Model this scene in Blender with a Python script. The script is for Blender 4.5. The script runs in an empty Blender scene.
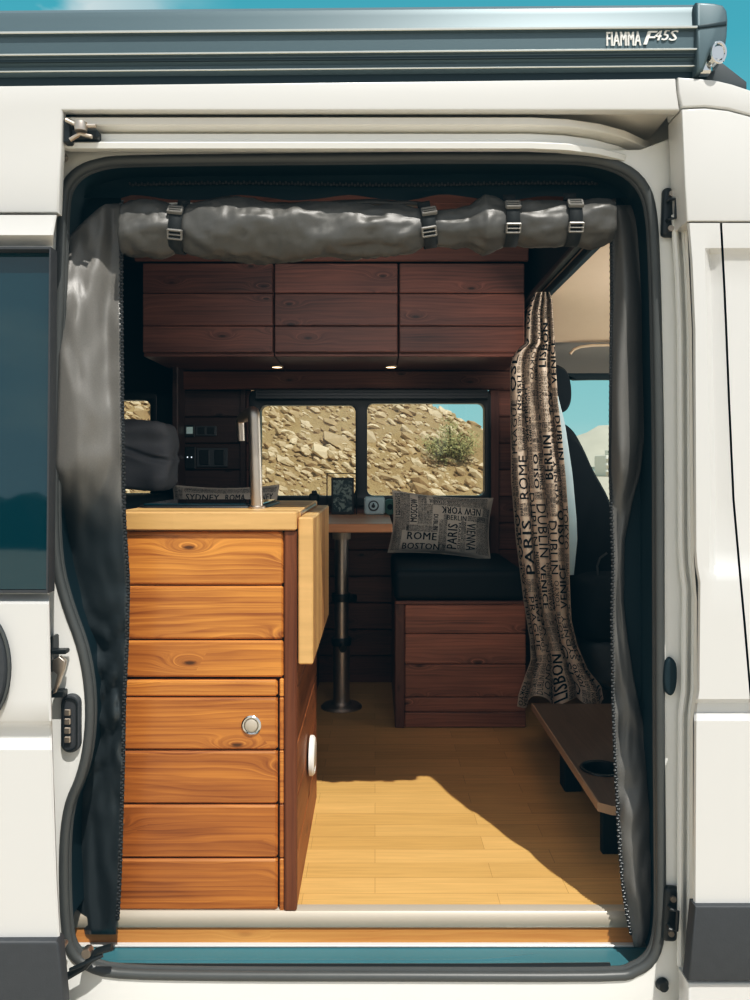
import bpy, bmesh, math, random
from mathutils import Vector, Matrix, noise
random.seed(7)
PI = math.pi
C = bpy.context.scene.collection
# ---------------------------------------------------------------- camera model
D, F, CX, HY, ZC = 1.64, 787.0, 375.0, 469.0, 0.92   # camera distance, focal px, principal column, horizon row, eye height
def sc(Y): return F / (D + Y)
def at(px, py, Y):
    s = sc(Y); return Vector(((px - CX) / s, Y, ZC - (py - HY) / s))
def X(px, Y): return (px - CX) / sc(Y)
def Z(py, Y): return ZC - (py - HY) / sc(Y)
def interp(tab, t):
    if t <= tab[0][0]: return tab[0][1]
    for (a, va), (b, vb) in zip(tab, tab[1:]):
        if t <= b: return va + (vb - va) * (t - a) / (b - a)
    return tab[-1][1]
def sstep(a, b, t):
    t = max(0, min(1, (t - a) / (b - a))); return t * t * (3 - 2 * t)
def nz(x, y, z=0): return noise.noise(Vector((x, y, z)))

# ---------------------------------------------------------------- materials
class NT:
    def __init__(s, name):
        s.m = bpy.data.materials.new(name); s.m.use_nodes = True
        s.t = s.m.node_tree; s.t.nodes.clear()
        s.out = s.n('ShaderNodeOutputMaterial'); s.b = s.n('ShaderNodeBsdfPrincipled')
        s.l(s.b.outputs[0], s.out.inputs[0])
    def n(s, t, **k):
        o = s.t.nodes.new(t)
        for a, v in k.items(): setattr(o, a, v)
        return o
    def l(s, a, b): s.t.links.new(a, b)
    def put(s, v, sock):
        if hasattr(v, 'is_linked') or hasattr(v, 'links'): s.l(v, sock)
        elif isinstance(v, (tuple, list)) and len(v) == 3 and sock.type == 'RGBA': sock.default_value = (*v, 1)
        else: sock.default_value = v
    def math(s, op, a, b=0.0, c=None, clamp=False):
        o = s.n('ShaderNodeMath', operation=op, use_clamp=clamp)
        s.put(a, o.inputs[0]); s.put(b, o.inputs[1])
        if c is not None: s.put(c, o.inputs[2])
        return o.outputs[0]
    def mix(s, f, a, b, mode='MIX'):
        o = s.n('ShaderNodeMix', data_type='RGBA', blend_type=mode)
        s.put(f, o.inputs[0]); s.put(a, o.inputs[6]); s.put(b, o.inputs[7])
        return o.outputs[2]
    def ramp(s, f, lo, hi):
        o = s.n('ShaderNodeMapRange', interpolation_type='SMOOTHSTEP')
        s.put(f, o.inputs[0]); o.inputs[1].default_value = lo; o.inputs[2].default_value = hi
        return o.outputs[0]
    def comb(s, x, y, z=0.0):
        o = s.n('ShaderNodeCombineXYZ')
        for i, v in enumerate((x, y, z)): s.put(v, o.inputs[i])
        return o.outputs[0]
    def noise(s, v, scale=1, detail=3, rough=.5, dist=0):
        o = s.n('ShaderNodeTexNoise'); s.l(v, o.inputs['Vector'])
        o.inputs['Scale'].default_value = scale; o.inputs['Detail'].default_value = detail
        o.inputs['Roughness'].default_value = rough; o.inputs['Distortion'].default_value = dist
        return o.outputs[0]
    def obj(s): return s.n('ShaderNodeTexCoord').outputs['Object']
    def xyz(s, v):
        o = s.n('ShaderNodeSeparateXYZ'); s.l(v, o.inputs[0]); return o.outputs
    def attr(s, nm):
        return s.n('ShaderNodeAttribute', attribute_name=nm).outputs['Fac']
    def bump(s, h, st=.3, d=.002):
        o = s.n('ShaderNodeBump'); o.inputs['Strength'].default_value = st; o.inputs['Distance'].default_value = d
        s.l(h, o.inputs['Height']); s.l(o.outputs[0], s.b.inputs['Normal'])
    def set(s, col=None, rough=None, metal=None, spec=None, coat=None):
        if col is not None: s.put(col, s.b.inputs['Base Color'])
        if rough is not None: s.put(rough, s.b.inputs['Roughness'])
        if metal is not None: s.put(metal, s.b.inputs['Metallic'])
        if spec is not None: s.put(spec, s.b.inputs['Specular IOR Level'])
        if coat is not None: s.put(coat, s.b.inputs['Coat Weight']); s.b.inputs['Coat Roughness'].default_value = .25
        return s.m

def plain(name, col, rough=.5, metal=0, spec=.5, var=.06, vs=9, bump=0, bs=200, coat=0):
    t = NT(name); v = t.obj()
    n = t.noise(v, vs, 4)
    k = t.math('MULTIPLY_ADD', n, 2 * var, 1 - var)
    c = t.mix(1.0, col, t.comb(k, k, k), 'MULTIPLY')
    t.set(c, rough, metal, spec, coat)
    if bump: t.bump(t.noise(v, bs, 3), bump, .002)
    return t.m

def wood(name, light, dark, axis='X', ring=36, knots=1.0, rough=.45, tone=.35, contrast=1.0, coat=0):
    t = NT(name); p = t.xyz(t.obj()); r = t.attr('rnd')
    if axis == 'X': a = p[0]; c = t.math('ADD', p[1], p[2])
    elif axis == 'Y': a = p[1]; c = t.math('ADD', p[0], p[2])
    else: a = p[2]; c = t.math('ADD', p[0], p[1])
    a = t.math('MULTIPLY_ADD', r, 17.3, a); c = t.math('MULTIPLY_ADD', r, 5.17, c)
    n1 = t.noise(t.comb(t.math('MULTIPLY', a, 1.3), t.math('MULTIPLY', c, 7)), 1, 3)
    vo = t.n('ShaderNodeTexVoronoi', voronoi_dimensions='2D'); t.l(t.comb(t.math('MULTIPLY', a, 4.2), t.math('MULTIPLY', c, 12)), vo.inputs['Vector'])
    vo.inputs['Scale'].default_value = 1
    d = vo.outputs['Distance']
    has = t.ramp(t.xyz(vo.outputs['Color'])[0], .50, .56)
    e = t.math('EXPONENT', t.math('MULTIPLY', t.math('MULTIPLY', d, d), -26))
    e = t.math('MULTIPLY', t.math('MULTIPLY', e, has), knots)
    rg = t.math('ADD', t.math('MULTIPLY_ADD', c, ring, t.math('MULTIPLY', n1, 6.5)), t.math('MULTIPLY', e, 3.4))
    w = t.math('FRACT', rg)
    w = t.math('MULTIPLY', t.math('POWER', w, 1.6), t.ramp(w, 1.0, .82))
    fine = t.noise(t.comb(t.math('MULTIPLY', a, 4), t.math('MULTIPLY_ADD', c, 380, t.math('MULTIPLY', e, 14))), 1, 4, .65)
    mid = t.noise(t.comb(t.math('MULTIPLY', a, 1.6), t.math('MULTIPLY_ADD', c, 75, t.math('MULTIPLY', e, 5)), 7.7), 1, 4, .6)
    big = t.noise(t.comb(t.math('MULTIPLY', a, 2.5), t.math('MULTIPLY', c, 12), 3.3), 1, 3)
    f = t.math('ADD', t.math('MULTIPLY', w, .26 * contrast), t.math('MULTIPLY', fine, .50))
    f = t.math('ADD', f, t.math('MULTIPLY_ADD', mid, 1.1, -.48))
    f = t.math('ADD', f, t.math('MULTIPLY_ADD', big, 1.2, -.52), clamp=True)
    col = t.mix(f, light, dark)
    pale = t.math('MULTIPLY', t.ramp(t.math('PINGPONG', t.math('MULTIPLY', rg, .45), .5), .09, .0), t.math('MULTIPLY_ADD', e, 1.1, .22), clamp=True)
    col = t.mix(t.math('MULTIPLY', pale, .55), col, tuple(min(1, x * 1.45 + .01) for x in light))
    core = t.math('MULTIPLY', t.math('MULTIPLY', t.ramp(t.math('MULTIPLY_ADD', fine, .06, d), .12, .05), has), knots * .85)
    halo = t.math('MULTIPLY', t.math('MULTIPLY', t.ramp(d, .24, .08), has), knots * .22)
    col = t.mix(halo, col, tuple(x * .55 for x in dark))
    col = t.mix(core, col, tuple(x * .16 for x in dark))
    k = t.math('MULTIPLY_ADD', t.math('FRACT', t.math('MULTIPLY', r, 7.7)), tone, 1 - tone * .55)
    col = t.mix(1.0, col, t.comb(k, t.math('MULTIPLY', k, t.math('POWER', k, .25)), t.math('MULTIPLY', k, t.math('POWER', k, .4))), 'MULTIPLY')
    t.set(col, rough, 0, .4, coat)
    t.bump(t.math('ADD', fine, w), .12, .001)
    return t.m

def stave(name, axis_var=1, width=.04, cols=((.80, .52, .22), (.55, .30, .11)), rough=.4):
    t = NT(name); p = t.xyz(t.obj())
    i = t.math('FLOOR', t.math('DIVIDE', p[axis_var], width))
    j = t.math('FLOOR', t.math('ADD', t.math('MULTIPLY', p[0] if axis_var else p[2], 2.3), t.math('MULTIPLY', i, .37)))
    wn = t.n('ShaderNodeTexWhiteNoise', noise_dimensions='2D'); t.l(t.comb(i, j), wn.inputs['Vector'])
    c = t.mix(wn.outputs['Value'], *cols)
    v = t.comb(t.math('MULTIPLY', p[0], 6), t.math('MULTIPLY', p[1], 90), t.math('MULTIPLY', p[2], 60))
    g = t.noise(v, 1, 4, .6)
    k = t.math('MULTIPLY_ADD', g, .5, .76)
    t.set(t.mix(1.0, c, t.comb(k, k, k), 'MULTIPLY'), rough)
    return t.m

def laminate():
    t = NT('oak_strip_laminate'); v = t.obj()
    br = t.n('ShaderNodeTexBrick'); t.l(v, br.inputs['Vector']); br.offset = .37
    br.inputs['Scale'].default_value = 1; br.inputs['Brick Width'].default_value = .42; br.inputs['Row Height'].default_value = .066
    br.inputs['Mortar Size'].default_value = .0006; br.inputs['Mortar Smooth'].default_value = .3; br.inputs['Bias'].default_value = 0
    br.inputs['Color1'].default_value = (.66, .40, .155, 1); br.inputs['Color2'].default_value = (.56, .33, .12, 1)
    br.inputs['Mortar'].default_value = (.36, .2, .07, 1)
    p = t.xyz(v)
    g = t.noise(t.comb(t.math('MULTIPLY', p[0], 5), t.math('MULTIPLY', p[1], 110)), 1, 4, .6, .4)
    k = t.math('MULTIPLY_ADD', g, .5, .75)
    t.set(t.mix(1.0, br.outputs['Color'], t.comb(k, k, k), 'MULTIPLY'), .5, 0, .25)
    return t.m

def fabric_mat(name, c1, c2, rough=.7, scale=500, bump=.25, spec=.3, sheen=0):
    t = NT(name); v = t.obj()
    ck = t.noise(v, scale, 2, .6); bg = t.noise(v, 14, 4)
    f = t.math('ADD', t.math('MULTIPLY', ck, .7), t.math('MULTIPLY', bg, .35), clamp=True)
    t.set(t.mix(f, c1, c2), rough, 0, spec)
    t.b.inputs['Sheen Weight'].default_value = sheen
    t.bump(ck, bump, .001)
    return t.m

def glass_mat(name, tint=(1, 1, 1), refl=.06):
    t = NT(name); t.t.nodes.remove(t.b)
    tr = t.n('ShaderNodeBsdfTransparent'); tr.inputs[0].default_value = (*tint, 1)
    gl = t.n('ShaderNodeBsdfGlossy'); gl.inputs['Roughness'].default_value = .02
    fr = t.n('ShaderNodeFresnel'); fr.inputs[0].default_value = 1.35
    mx = t.n('ShaderNodeMixShader'); t.l(fr.outputs[0], mx.inputs[0]); t.l(tr.outputs[0], mx.inputs[1]); t.l(gl.outputs[0], mx.inputs[2])
    t.l(mx.outputs[0], t.out.inputs[0])
    return t.m

def emit(name, col, st):
    t = NT(name); t.set((.8, .8, .8), .4)
    t.b.inputs['Emission Color'].default_value = (*col, 1); t.b.inputs['Emission Strength'].default_value = st
    return t.m

M = {}
M['white'] = plain('van_white_paint', (.63, .632, .618), .28, 0, .5, .015, 3, coat=.3)
M['jamb'] = plain('jamb_white_paint', (.74, .745, .72), .35, 0, .5, .03, 5)
M['shade_metal'] = plain('track_grey_metal', (.72, .70, .65), .4, .0, .5, .05, 6)
M['cladding'] = plain('grey_plastic_cladding', (.052, .056, .062), .55, 0, .4, .1, 60, .12, 300)
M['rubber'] = plain('door_seal_rubber', (.075, .08, .08), .42, 0, .5, .12, 20)
M['lining'] = plain('dark_teal_lining', (.008, .026, .036), .6, 0, .35, .2, 8)
M['black'] = plain('black_plastic', (.010, .014, .016), .38, 0, .5, .1, 30)
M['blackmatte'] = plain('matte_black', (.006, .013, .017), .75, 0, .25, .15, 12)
M['metal'] = plain('brushed_steel', (.56, .50, .44), .42, 1, .5, .08, 40)
M['chrome'] = plain('chrome', (.75, .76, .76), .12, 1, .5, .03, 20)
M['alu'] = plain('aluminium_edge', (.52, .46, .375), .38, .2, .5, .04, 10)
M['awning'] = plain('awning_anthracite', (.10, .145, .165), .42, .30, .5, .04, 3)
M['awning_dark'] = plain('awning_dark', (.015, .034, .042), .4, .2, .5, .08, 8)
M['awning_light'] = plain('awning_light_edge', (.62, .64, .60), .25, .6, .5, .03, 8)
M['print_white'] = plain('white_print', (.85, .85, .82), .5, 0, .3, .01)
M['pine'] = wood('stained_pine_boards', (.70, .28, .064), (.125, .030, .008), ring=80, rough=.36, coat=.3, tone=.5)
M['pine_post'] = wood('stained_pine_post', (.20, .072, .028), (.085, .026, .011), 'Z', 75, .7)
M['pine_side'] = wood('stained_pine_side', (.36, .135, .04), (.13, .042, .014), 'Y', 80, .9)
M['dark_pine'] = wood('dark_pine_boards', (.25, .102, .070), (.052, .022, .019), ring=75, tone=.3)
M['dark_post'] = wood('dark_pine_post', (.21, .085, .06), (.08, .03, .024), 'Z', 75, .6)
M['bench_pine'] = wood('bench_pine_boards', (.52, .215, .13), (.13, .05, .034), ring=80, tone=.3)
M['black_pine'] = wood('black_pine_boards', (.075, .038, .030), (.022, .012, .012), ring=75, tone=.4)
M['ceil_pine'] = wood('ceiling_pine_boards', (.24, .10, .065), (.09, .036, .026), ring=75, tone=.3)
M['ledge_wood'] = wood('ledge_brown_wood', (.24, .17, .12), (.15, .10, .07), 'Y', 40, .2)
M['ledge_edge'] = plain('ledge_pale_edge', (.50, .36, .24), .5, 0, .4, .1, 30)
M['sill_wood'] = wood('sill_pine_strip', (.72, .36, .12), (.5, .2, .055), ring=60, knots=.2, tone=.1)
M['butcher'] = stave('butcher_block', 1, .038, ((.86, .56, .25), (.56, .32, .13)))
M['butcher_end'] = stave('butcher_block_leaf', 1, .06, ((.86, .58, .26), (.50, .26, .10)))
M['table_wood'] = stave('table_staves', 1, .05, ((.62, .34, .17), (.50, .25, .12)))
M['laminate'] = laminate()
M['screen'] = fabric_mat('screen_fabric_grey', (.085, .087, .088), (.20, .195, .185), .5, 900, .35, .5)
t = NT('screen_fabric_painted_shade'); v_ = t.obj(); ck_ = t.noise(v_, 900, 2, .6)
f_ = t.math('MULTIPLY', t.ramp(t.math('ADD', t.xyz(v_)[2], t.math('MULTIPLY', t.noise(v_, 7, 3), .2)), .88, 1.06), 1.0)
c_ = t.mix(f_, t.mix(ck_, (.022, .032, .038), (.055, .066, .072)), t.mix(ck_, (.10, .10, .098), (.24, .23, .215)))  # left panel: lit top and shaded bottom put into the fabric colour
t.set(c_, .36, 0, .6); t.bump(ck_, .25, .001); M['screen_painted_shade'] = t.m
M['roll'] = fabric_mat('rolled_screen_film', (.035, .037, .038), (.125, .12, .11), .40, 900, .2, .55)
M['strap'] = fabric_mat('strap_webbing', (.012, .016, .018), (.035, .038, .04), .7, 700, .3)
M['buckle'] = plain('buckle_grey', (.21, .205, .195), .4, .3, .6, .1, 30)
M['zip'] = plain('zip_teeth', (.07, .075, .08), .35, .4, .6, .1, 30)
M['linen'] = fabric_mat('printed_linen', (.62, .51, .41), (.80, .69, .57), .85, 500, .35, .2)
M['linen_grey'] = fabric_mat('printed_grey_linen', (.42, .40, .345), (.64, .60, .53), .85, 500, .35, .2)
M['ink'] = plain('black_ink', (.010, .014, .020), .8, 0, .2, .1)
M['lining_blue'] = fabric_mat('pale_blue_lining', (.38, .52, .58), (.50, .64, .68), .8, 400, .15, .2)
M['vinyl'] = plain('black_seat_vinyl', (.004, .009, .013), .6, 0, .3, .15, 10, .1, 120)
M['duvet'] = fabric_mat('grey_bedding', (.15, .16, .18), (.24, .25, .27), .9, 260, .3, .2)
M['seatfab'] = fabric_mat('dark_seat_fabric', (.006, .011, .016), (.020, .028, .035), .85, 400, .3, .2)
M['seatgrey'] = plain('seat_base_grey', (.06, .072, .08), .5, 0, .4, .08, 14)
M['headliner'] = fabric_mat('beige_headliner', (.50, .40, .30), (.60, .49, .37), .9, 300, .15, .1)
M['headgrey'] = plain('grey_headliner_trim', (.27, .26, .235), .6, 0, .3, .05, 8)
M['glass'] = glass_mat('window_glass', (.93, .97, .96))
M['darkglass'] = plain('dark_privacy_glass', (.002, .034, .048), .03, 0, .9, .02)
M['tread'] = plain('step_tread_teal', (.055, .165, .195), .25, 0, .6, .08, 4)
M['toyblue'] = plain('pale_blue_tin', (.42, .56, .60), .45, 0, .4, .05, 30)
M['green'] = plain('dark_green_plastic', (.008, .085, .062), .35, 0, .5, .1, 20)
M['lamp'] = emit('warm_spot', (1, .72, .42), 6)
M['led'] = emit('cyan_display', (.08, .55, .5), .12)
M['ledw'] = emit('white_led', (.8, .9, 1), .8)
# ---------------------------------------------------------------- mesh building
class MB:
    def __init__(s): s.v = []; s.f = []; s.r = []; s.mi = []; s.mats = []
    def mat(s, m):
        if m not in s.mats: s.mats.append(m)
        return s.mats.index(m)
    def add(s, vs, fs, rnd=0.0, m=None, T=None):
        o = len(s.v); k = s.mat(m) if m is not None else 0
        s.v += [tuple(T @ Vector(p)) if T is not None else tuple(p) for p in vs]
        for f in fs: s.f.append([i + o for i in f]); s.r.append(rnd); s.mi.append(k)
        return s
    def box(s, x0, x1, y0, y1, z0, z1, b=.003, rnd=None, m=None, T=None):
        if rnd is None: rnd = random.random()
        lo = Vector((min(x0, x1), min(y0, y1), min(z0, z1))); hi = Vector((max(x0, x1), max(y0, y1), max(z0, z1)))
        b = min(b, (hi.x - lo.x) * .4, (hi.y - lo.y) * .4, (hi.z - lo.z) * .4)
        vs = []; idx = {}
        for cx in (0, 1):
            for cy in (0, 1):
                for cz in (0, 1):
                    c = [hi[i] if (cx, cy, cz)[i] else lo[i] for i in range(3)]
                    for ax in range(3):          # vertex lies on the face normal to ax
                        p = list(c)
                        for j in range(3):
                            if j != ax: p[j] += -b if (cx, cy, cz)[j] else b
                        idx[cx, cy, cz, ax] = len(vs); vs.append(p)
        fs = []
        for ax in range(3):
            o1, o2 = [j for j in range(3) if j != ax]
            for sd in (0, 1):
                q = []
                for a, c in ((0, 0), (1, 0), (1, 1), (0, 1)):
                    k = [0, 0, 0]; k[ax] = sd; k[o1] = a; k[o2] = c; q.append(idx[k[0], k[1], k[2], ax])
                fs.append(q)
            for a in (0, 1):
                for c in (0, 1):                # edge along ax
                    k0 = [0, 0, 0]; k0[o1] = a; k0[o2] = c; k1 = list(k0); k1[ax] = 1
                    fs.append([idx[(*k0, o1)], idx[(*k1, o1)], idx[(*k1, o2)], idx[(*k0, o2)]])
        for cx in (0, 1):
            for cy in (0, 1):
                for cz in (0, 1): fs.append([idx[cx, cy, cz, 0], idx[cx, cy, cz, 1], idx[cx, cy, cz, 2]])
        return s.add(vs, fs, rnd, m, T)
    def grid(s, rows, close=False, rnd=0.0, m=None, T=None):
        w = len(rows[0]); vs = [p for r in rows for p in r]; fs = []
        for i in range(len(rows) - 1):
            for j in range(w if close else w - 1):
                k = (j + 1) % w
                fs.append([i * w + j, i * w + k, (i + 1) * w + k, (i + 1) * w + j])
        return s.add(vs, fs, rnd, m, T)
    def tube(s, pts, r, n=12, caps=True, m=None, closed=False, rnd=0.0, sq=None):
        pts = [Vector(p) for p in pts]; rings = []; N = len(pts)
        prev = None
        for i, p in enumerate(pts):
            a = pts[(i - 1) % N] if (i or closed) else p; b = pts[(i + 1) % N] if (i < N - 1 or closed) else p
            t = (b - a).normalized()
            if prev is None:
                up = Vector((0, 0, 1)) if abs(t.z) < .9 else Vector((0, 1, 0)); u = t.cross(up).normalized()
            else: u = (prev - t * prev.dot(t)).normalized()
            prev = u; w = t.cross(u); rr = r[i] if isinstance(r, (list, tuple)) else r
            rings.append([p + (u * math.cos(2 * PI * k / n) + w * math.sin(2 * PI * k / n)) * rr for k in range(n)])
        if closed: rings.append(rings[0])
        s.grid(rings, True, rnd, m)
        if caps and not closed:
            o = len(s.v); s.add(rings[0], [list(range(n))], rnd, m); s.add(rings[-1], [list(range(n))], rnd, m)
        return s
    def lathe(s, prof, c, axis='Z', n=32, m=None, rnd=0.0):
        c = Vector(c); rings = []
        for r, h in prof:
            ring = []
            for k in range(n):
                a = 2 * PI * k / n; u, v = r * math.cos(a), r * math.sin(a)
                ring.append(c + (Vector((u, v, h)) if axis == 'Z' else Vector((u, h, v)) if axis == 'Y' else Vector((h, u, v))))
            rings.append(ring)
        return s.grid(rings, True, rnd, m)
    def disc(s, c, r, axis='Y', n=32, m=None, h=.003):
        return s.lathe([(1e-5, -h), (r * .94, -h), (r, -h * .4), (r, h)], c, axis, n, m)
    def rbox(s, c, half, r, n=6, T=None, warp=None, m=None, rnd=0.0):
        h = Vector(half); vs = []; key = {}; fs = []
        def put(p):
            k = tuple(round(x, 6) for x in p)
            if k not in key:
                q = Vector((p[0] * h.x, p[1] * h.y, p[2] * h.z)); inn = Vector([max(-(h[i] - r), min(h[i] - r, q[i])) for i in range(3)])
                d = q - inn
                if d.length > 1e-9: q = inn + d.normalized() * r
                if warp: q = warp(q)
                key[k] = len(vs); vs.append(q + Vector(c) if T is None else T @ q + Vector(c))
            return key[k]
        # parameter spacing that keeps the rounding dense
        def lin(half_):
            e = min(.999, r / half_)
            a = [-1 + e * (1 - math.cos(PI / 2 * i / 4)) for i in range(5)]
            mid = [(-1 + e) + (2 - 2 * e) * i / n for i in range(1, n)]
            return a + mid + [-x for x in reversed(a)]
        L = [lin(h.x), lin(h.y), lin(h.z)]
        for ax in range(3):
            o1, o2 = [j for j in range(3) if j != ax]
            for sd in (-1, 1):
                for i in range(len(L[o1]) - 1):
                    for j in range(len(L[o2]) - 1):
                        q = []
                        for a, b in ((i, j), (i + 1, j), (i + 1, j + 1), (i, j + 1)):
                            p = [0, 0, 0]; p[ax] = sd; p[o1] = L[o1][a]; p[o2] = L[o2][b]; q.append(put(p))
                        if len(set(q)) >= 3: fs.append(list(dict.fromkeys(q)))
        return s.add(vs, fs, rnd, m)
    def plate(s, outer, holes, Y, th, bevel=0.0, m=None):
        """2-D outline (x,z) with holes, front face at Y, thickness th towards +Y"""
        cu = bpy.data.curves.new('tmp', 'CURVE'); cu.dimensions = '2D'; cu.fill_mode = 'BOTH'
        for loop in [outer] + list(holes):
            sp = cu.splines.new('POLY'); sp.points.add(len(loop) - 1); sp.use_cyclic_u = True
            for p, q in zip(sp.points, loop): p.co = (q[0], q[1], 0, 1)
        cu.extrude = max(th / 2 - bevel, 1e-5); cu.bevel_depth = bevel; cu.bevel_resolution = 2; cu.offset = -bevel
        o = bpy.data.objects.new('tmp', cu); C.objects.link(o)
        dg = bpy.context.evaluated_depsgraph_get()
        me = bpy.data.meshes.new_from_object(o.evaluated_get(dg))
        s.add([(v.co.x, Y + th / 2 - v.co.z, v.co.y) for v in me.vertices], [list(p.vertices) for p in me.polygons], 0.0, m)
        bpy.data.objects.remove(o); bpy.data.meshes.remove(me); bpy.data.curves.remove(cu)
        return s
    def build(s, name, mat=None, parent=None, smooth=35, weld=True):
        me = bpy.data.meshes.new(name); me.from_pydata(s.v, [], s.f); me.update()
        a = me.attributes.new('rnd', 'FLOAT', 'FACE'); a.data.foreach_set('value', s.r)
        mats = s.mats if s.mats else [mat]
        if mat is not None and s.mats and mat not in mats: pass
        for m in mats: me.materials.append(M[m] if isinstance(m, str) else m)
        me.polygons.foreach_set('material_index', s.mi)
        bm = bmesh.new(); bm.from_mesh(me)
        if weld: bmesh.ops.remove_doubles(bm, verts=bm.verts, dist=1e-5)
        bmesh.ops.recalc_face_normals(bm, faces=bm.faces)
        bm.to_mesh(me); bm.free()
        if smooth:
            me.polygons.foreach_set('use_smooth', [True] * len(me.polygons))
            try: me.set_sharp_from_angle(angle=math.radians(smooth))
            except Exception: pass
        o = bpy.data.objects.new(name, me); C.objects.link(o)
        if parent is not None:
            o.parent = parent
            l = Vector((0, 0, 0)); p = parent
            while p is not None: l += p.location; p = p.parent
            me.transform(Matrix.Translation(-l))
        return o

def tag(o, label=None, cat=None, group=None, kind=None):
    if label: o['label'] = label
    if cat: o['category'] = cat
    if group: o['group'] = group
    if kind: o['kind'] = kind
    return o
def thing(name, label, cat, loc=(0, 0, 0), group=None):
    o = bpy.data.objects.new(name, None); C.objects.link(o); o.location = loc; o.empty_display_size = .1
    return tag(o, label, cat, group)
def struct(name, mb, mat=None, **k):
    o = mb.build(name, mat, **k); o['kind'] = 'structure'; return o
def copy_tree(o, parent=None):
    c = o.copy(); C.objects.link(c); c.parent = parent
    for ch in list(o.children): copy_tree(ch, c)
    return c
def rt(tone): return (random.randint(0, 6) + tone) / 7.7
def boards(mb, x0, x1, y0, y1, zs, b=.004, gap=.0012, tones=None, skip=None):
    """horizontal boards between successive heights; skip=(xa,xb,za,zb) leaves an opening"""
    for za, zb in zip(zs, zs[1:]):
        r = random.random() if tones is None else rt(tones[zs.index(za) % len(tones)])
        spans = [(x0, x1, za, zb)]
        if skip and zb > skip[2] and za < skip[3]:
            spans = [(x0, skip[0], za, zb), (skip[1], x1, za, zb)]
            if za < skip[2]: spans.append((skip[0], skip[1], za, skip[2]))
            if zb > skip[3]: spans.append((skip[0], skip[1], skip[3], zb))
        for a, c, e, f in spans:
            if c - a > .01 and f - e > .004: mb.box(a, c, y0, y1, e + gap, f - gap, b, r)
def rrect(x0, x1, z0, z1, r, n=6):
    out = []
    for cx, cz, a0 in ((x1 - r, z1 - r, 0), (x0 + r, z1 - r, 90), (x0 + r, z0 + r, 180), (x1 - r, z0 + r, 270)):
        for i in range(n + 1):
            a = math.radians(a0 + 90 * i / n); out.append((cx + r * math.cos(a), cz + r * math.sin(a)))
    return out
def pxl(pts, Y): return [(X(a, Y), Z(b, Y)) for a, b in pts]
def smooth_loop(pts, sub=4):
    """Catmull-Rom through a closed list of 2-D points"""
    n = len(pts); out = []
    for i in range(n):
        p0, p1, p2, p3 = (Vector(pts[(i + k) % n]) for k in (-1, 0, 1, 2))
        for j in range(sub):
            t = j / sub
            out.append(tuple(.5 * ((2 * p1) + (p2 - p0) * t + (2 * p0 - 5 * p1 + 4 * p2 - p3) * t * t + (3 * p1 - p0 - 3 * p2 + p3) * t ** 3)))
    return out
# lettering --------------------------------------------------------
_words = {}
def word(txt, bold=.018):
    k = (txt, bold)
    if k not in _words:
        cu = bpy.data.curves.new('tmp', 'FONT'); cu.body = txt; cu.resolution_u = 2; cu.offset = bold; cu.space_character = 1.08
        o = bpy.data.objects.new('tmp', cu); C.objects.link(o)
        me = bpy.data.meshes.new_from_object(o.evaluated_get(bpy.context.evaluated_depsgraph_get()))
        vs = [(v.co.x, v.co.y) for v in me.vertices]; fs = [list(p.vertices) for p in me.polygons]
        bpy.data.objects.remove(o); bpy.data.meshes.remove(me); bpy.data.curves.remove(cu)
        x0 = min(v[0] for v in vs); x1 = max(v[0] for v in vs); y0 = min(v[1] for v in vs); y1 = max(v[1] for v in vs)
        _words[k] = ([((a - x0) / (x1 - x0), (b - y0) / (y1 - y0)) for a, b in vs], fs, (x1 - x0) / (y1 - y0))
    return _words[k]
CITIES = ['PARIS', 'LONDON', 'ROME', 'NEW YORK', 'MOSCOW', 'BARCELONA', 'VIENNA', 'BOSTON', 'SYDNEY', 'BERLIN', 'DUBLIN', 'MADRID', 'VENICE', 'LISBON', 'MILAN', 'PRAGUE', 'OSLO', 'TOKYO', 'AMSTERDAM', 'MUNICH']
def split(u0, u1, v0, v1, rnd, out, lo=.018):
    w, h = u1 - u0, v1 - v0
    big = max(w, h); small = min(w, h)
    if big / small < 3 + rnd.random() * 3.5 and small > lo * 1.6 or small > .06:
        t = rnd.uniform(.3, .7)
        if (w > h) == (rnd.random() < .35) and small > lo * 2 or (w <= h and small <= lo * 2) or (w <= h and rnd.random() < .25):
            if w > h: split(u0, u1, v0, v0 + h * t, rnd, out, lo); split(u0, u1, v0 + h * t, v1, rnd, out, lo)
            else: split(u0, u1, v0, v0 + h * t, rnd, out, lo); split(u0, u1, v0 + h * t, v1, rnd, out, lo)
        else:
            split(u0, u0 + w * t, v0, v1, rnd, out, lo); split(u0 + w * t, u1, v0, v1, rnd, out, lo)
    else: out.append((u0, u1, v0, v1))
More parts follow.
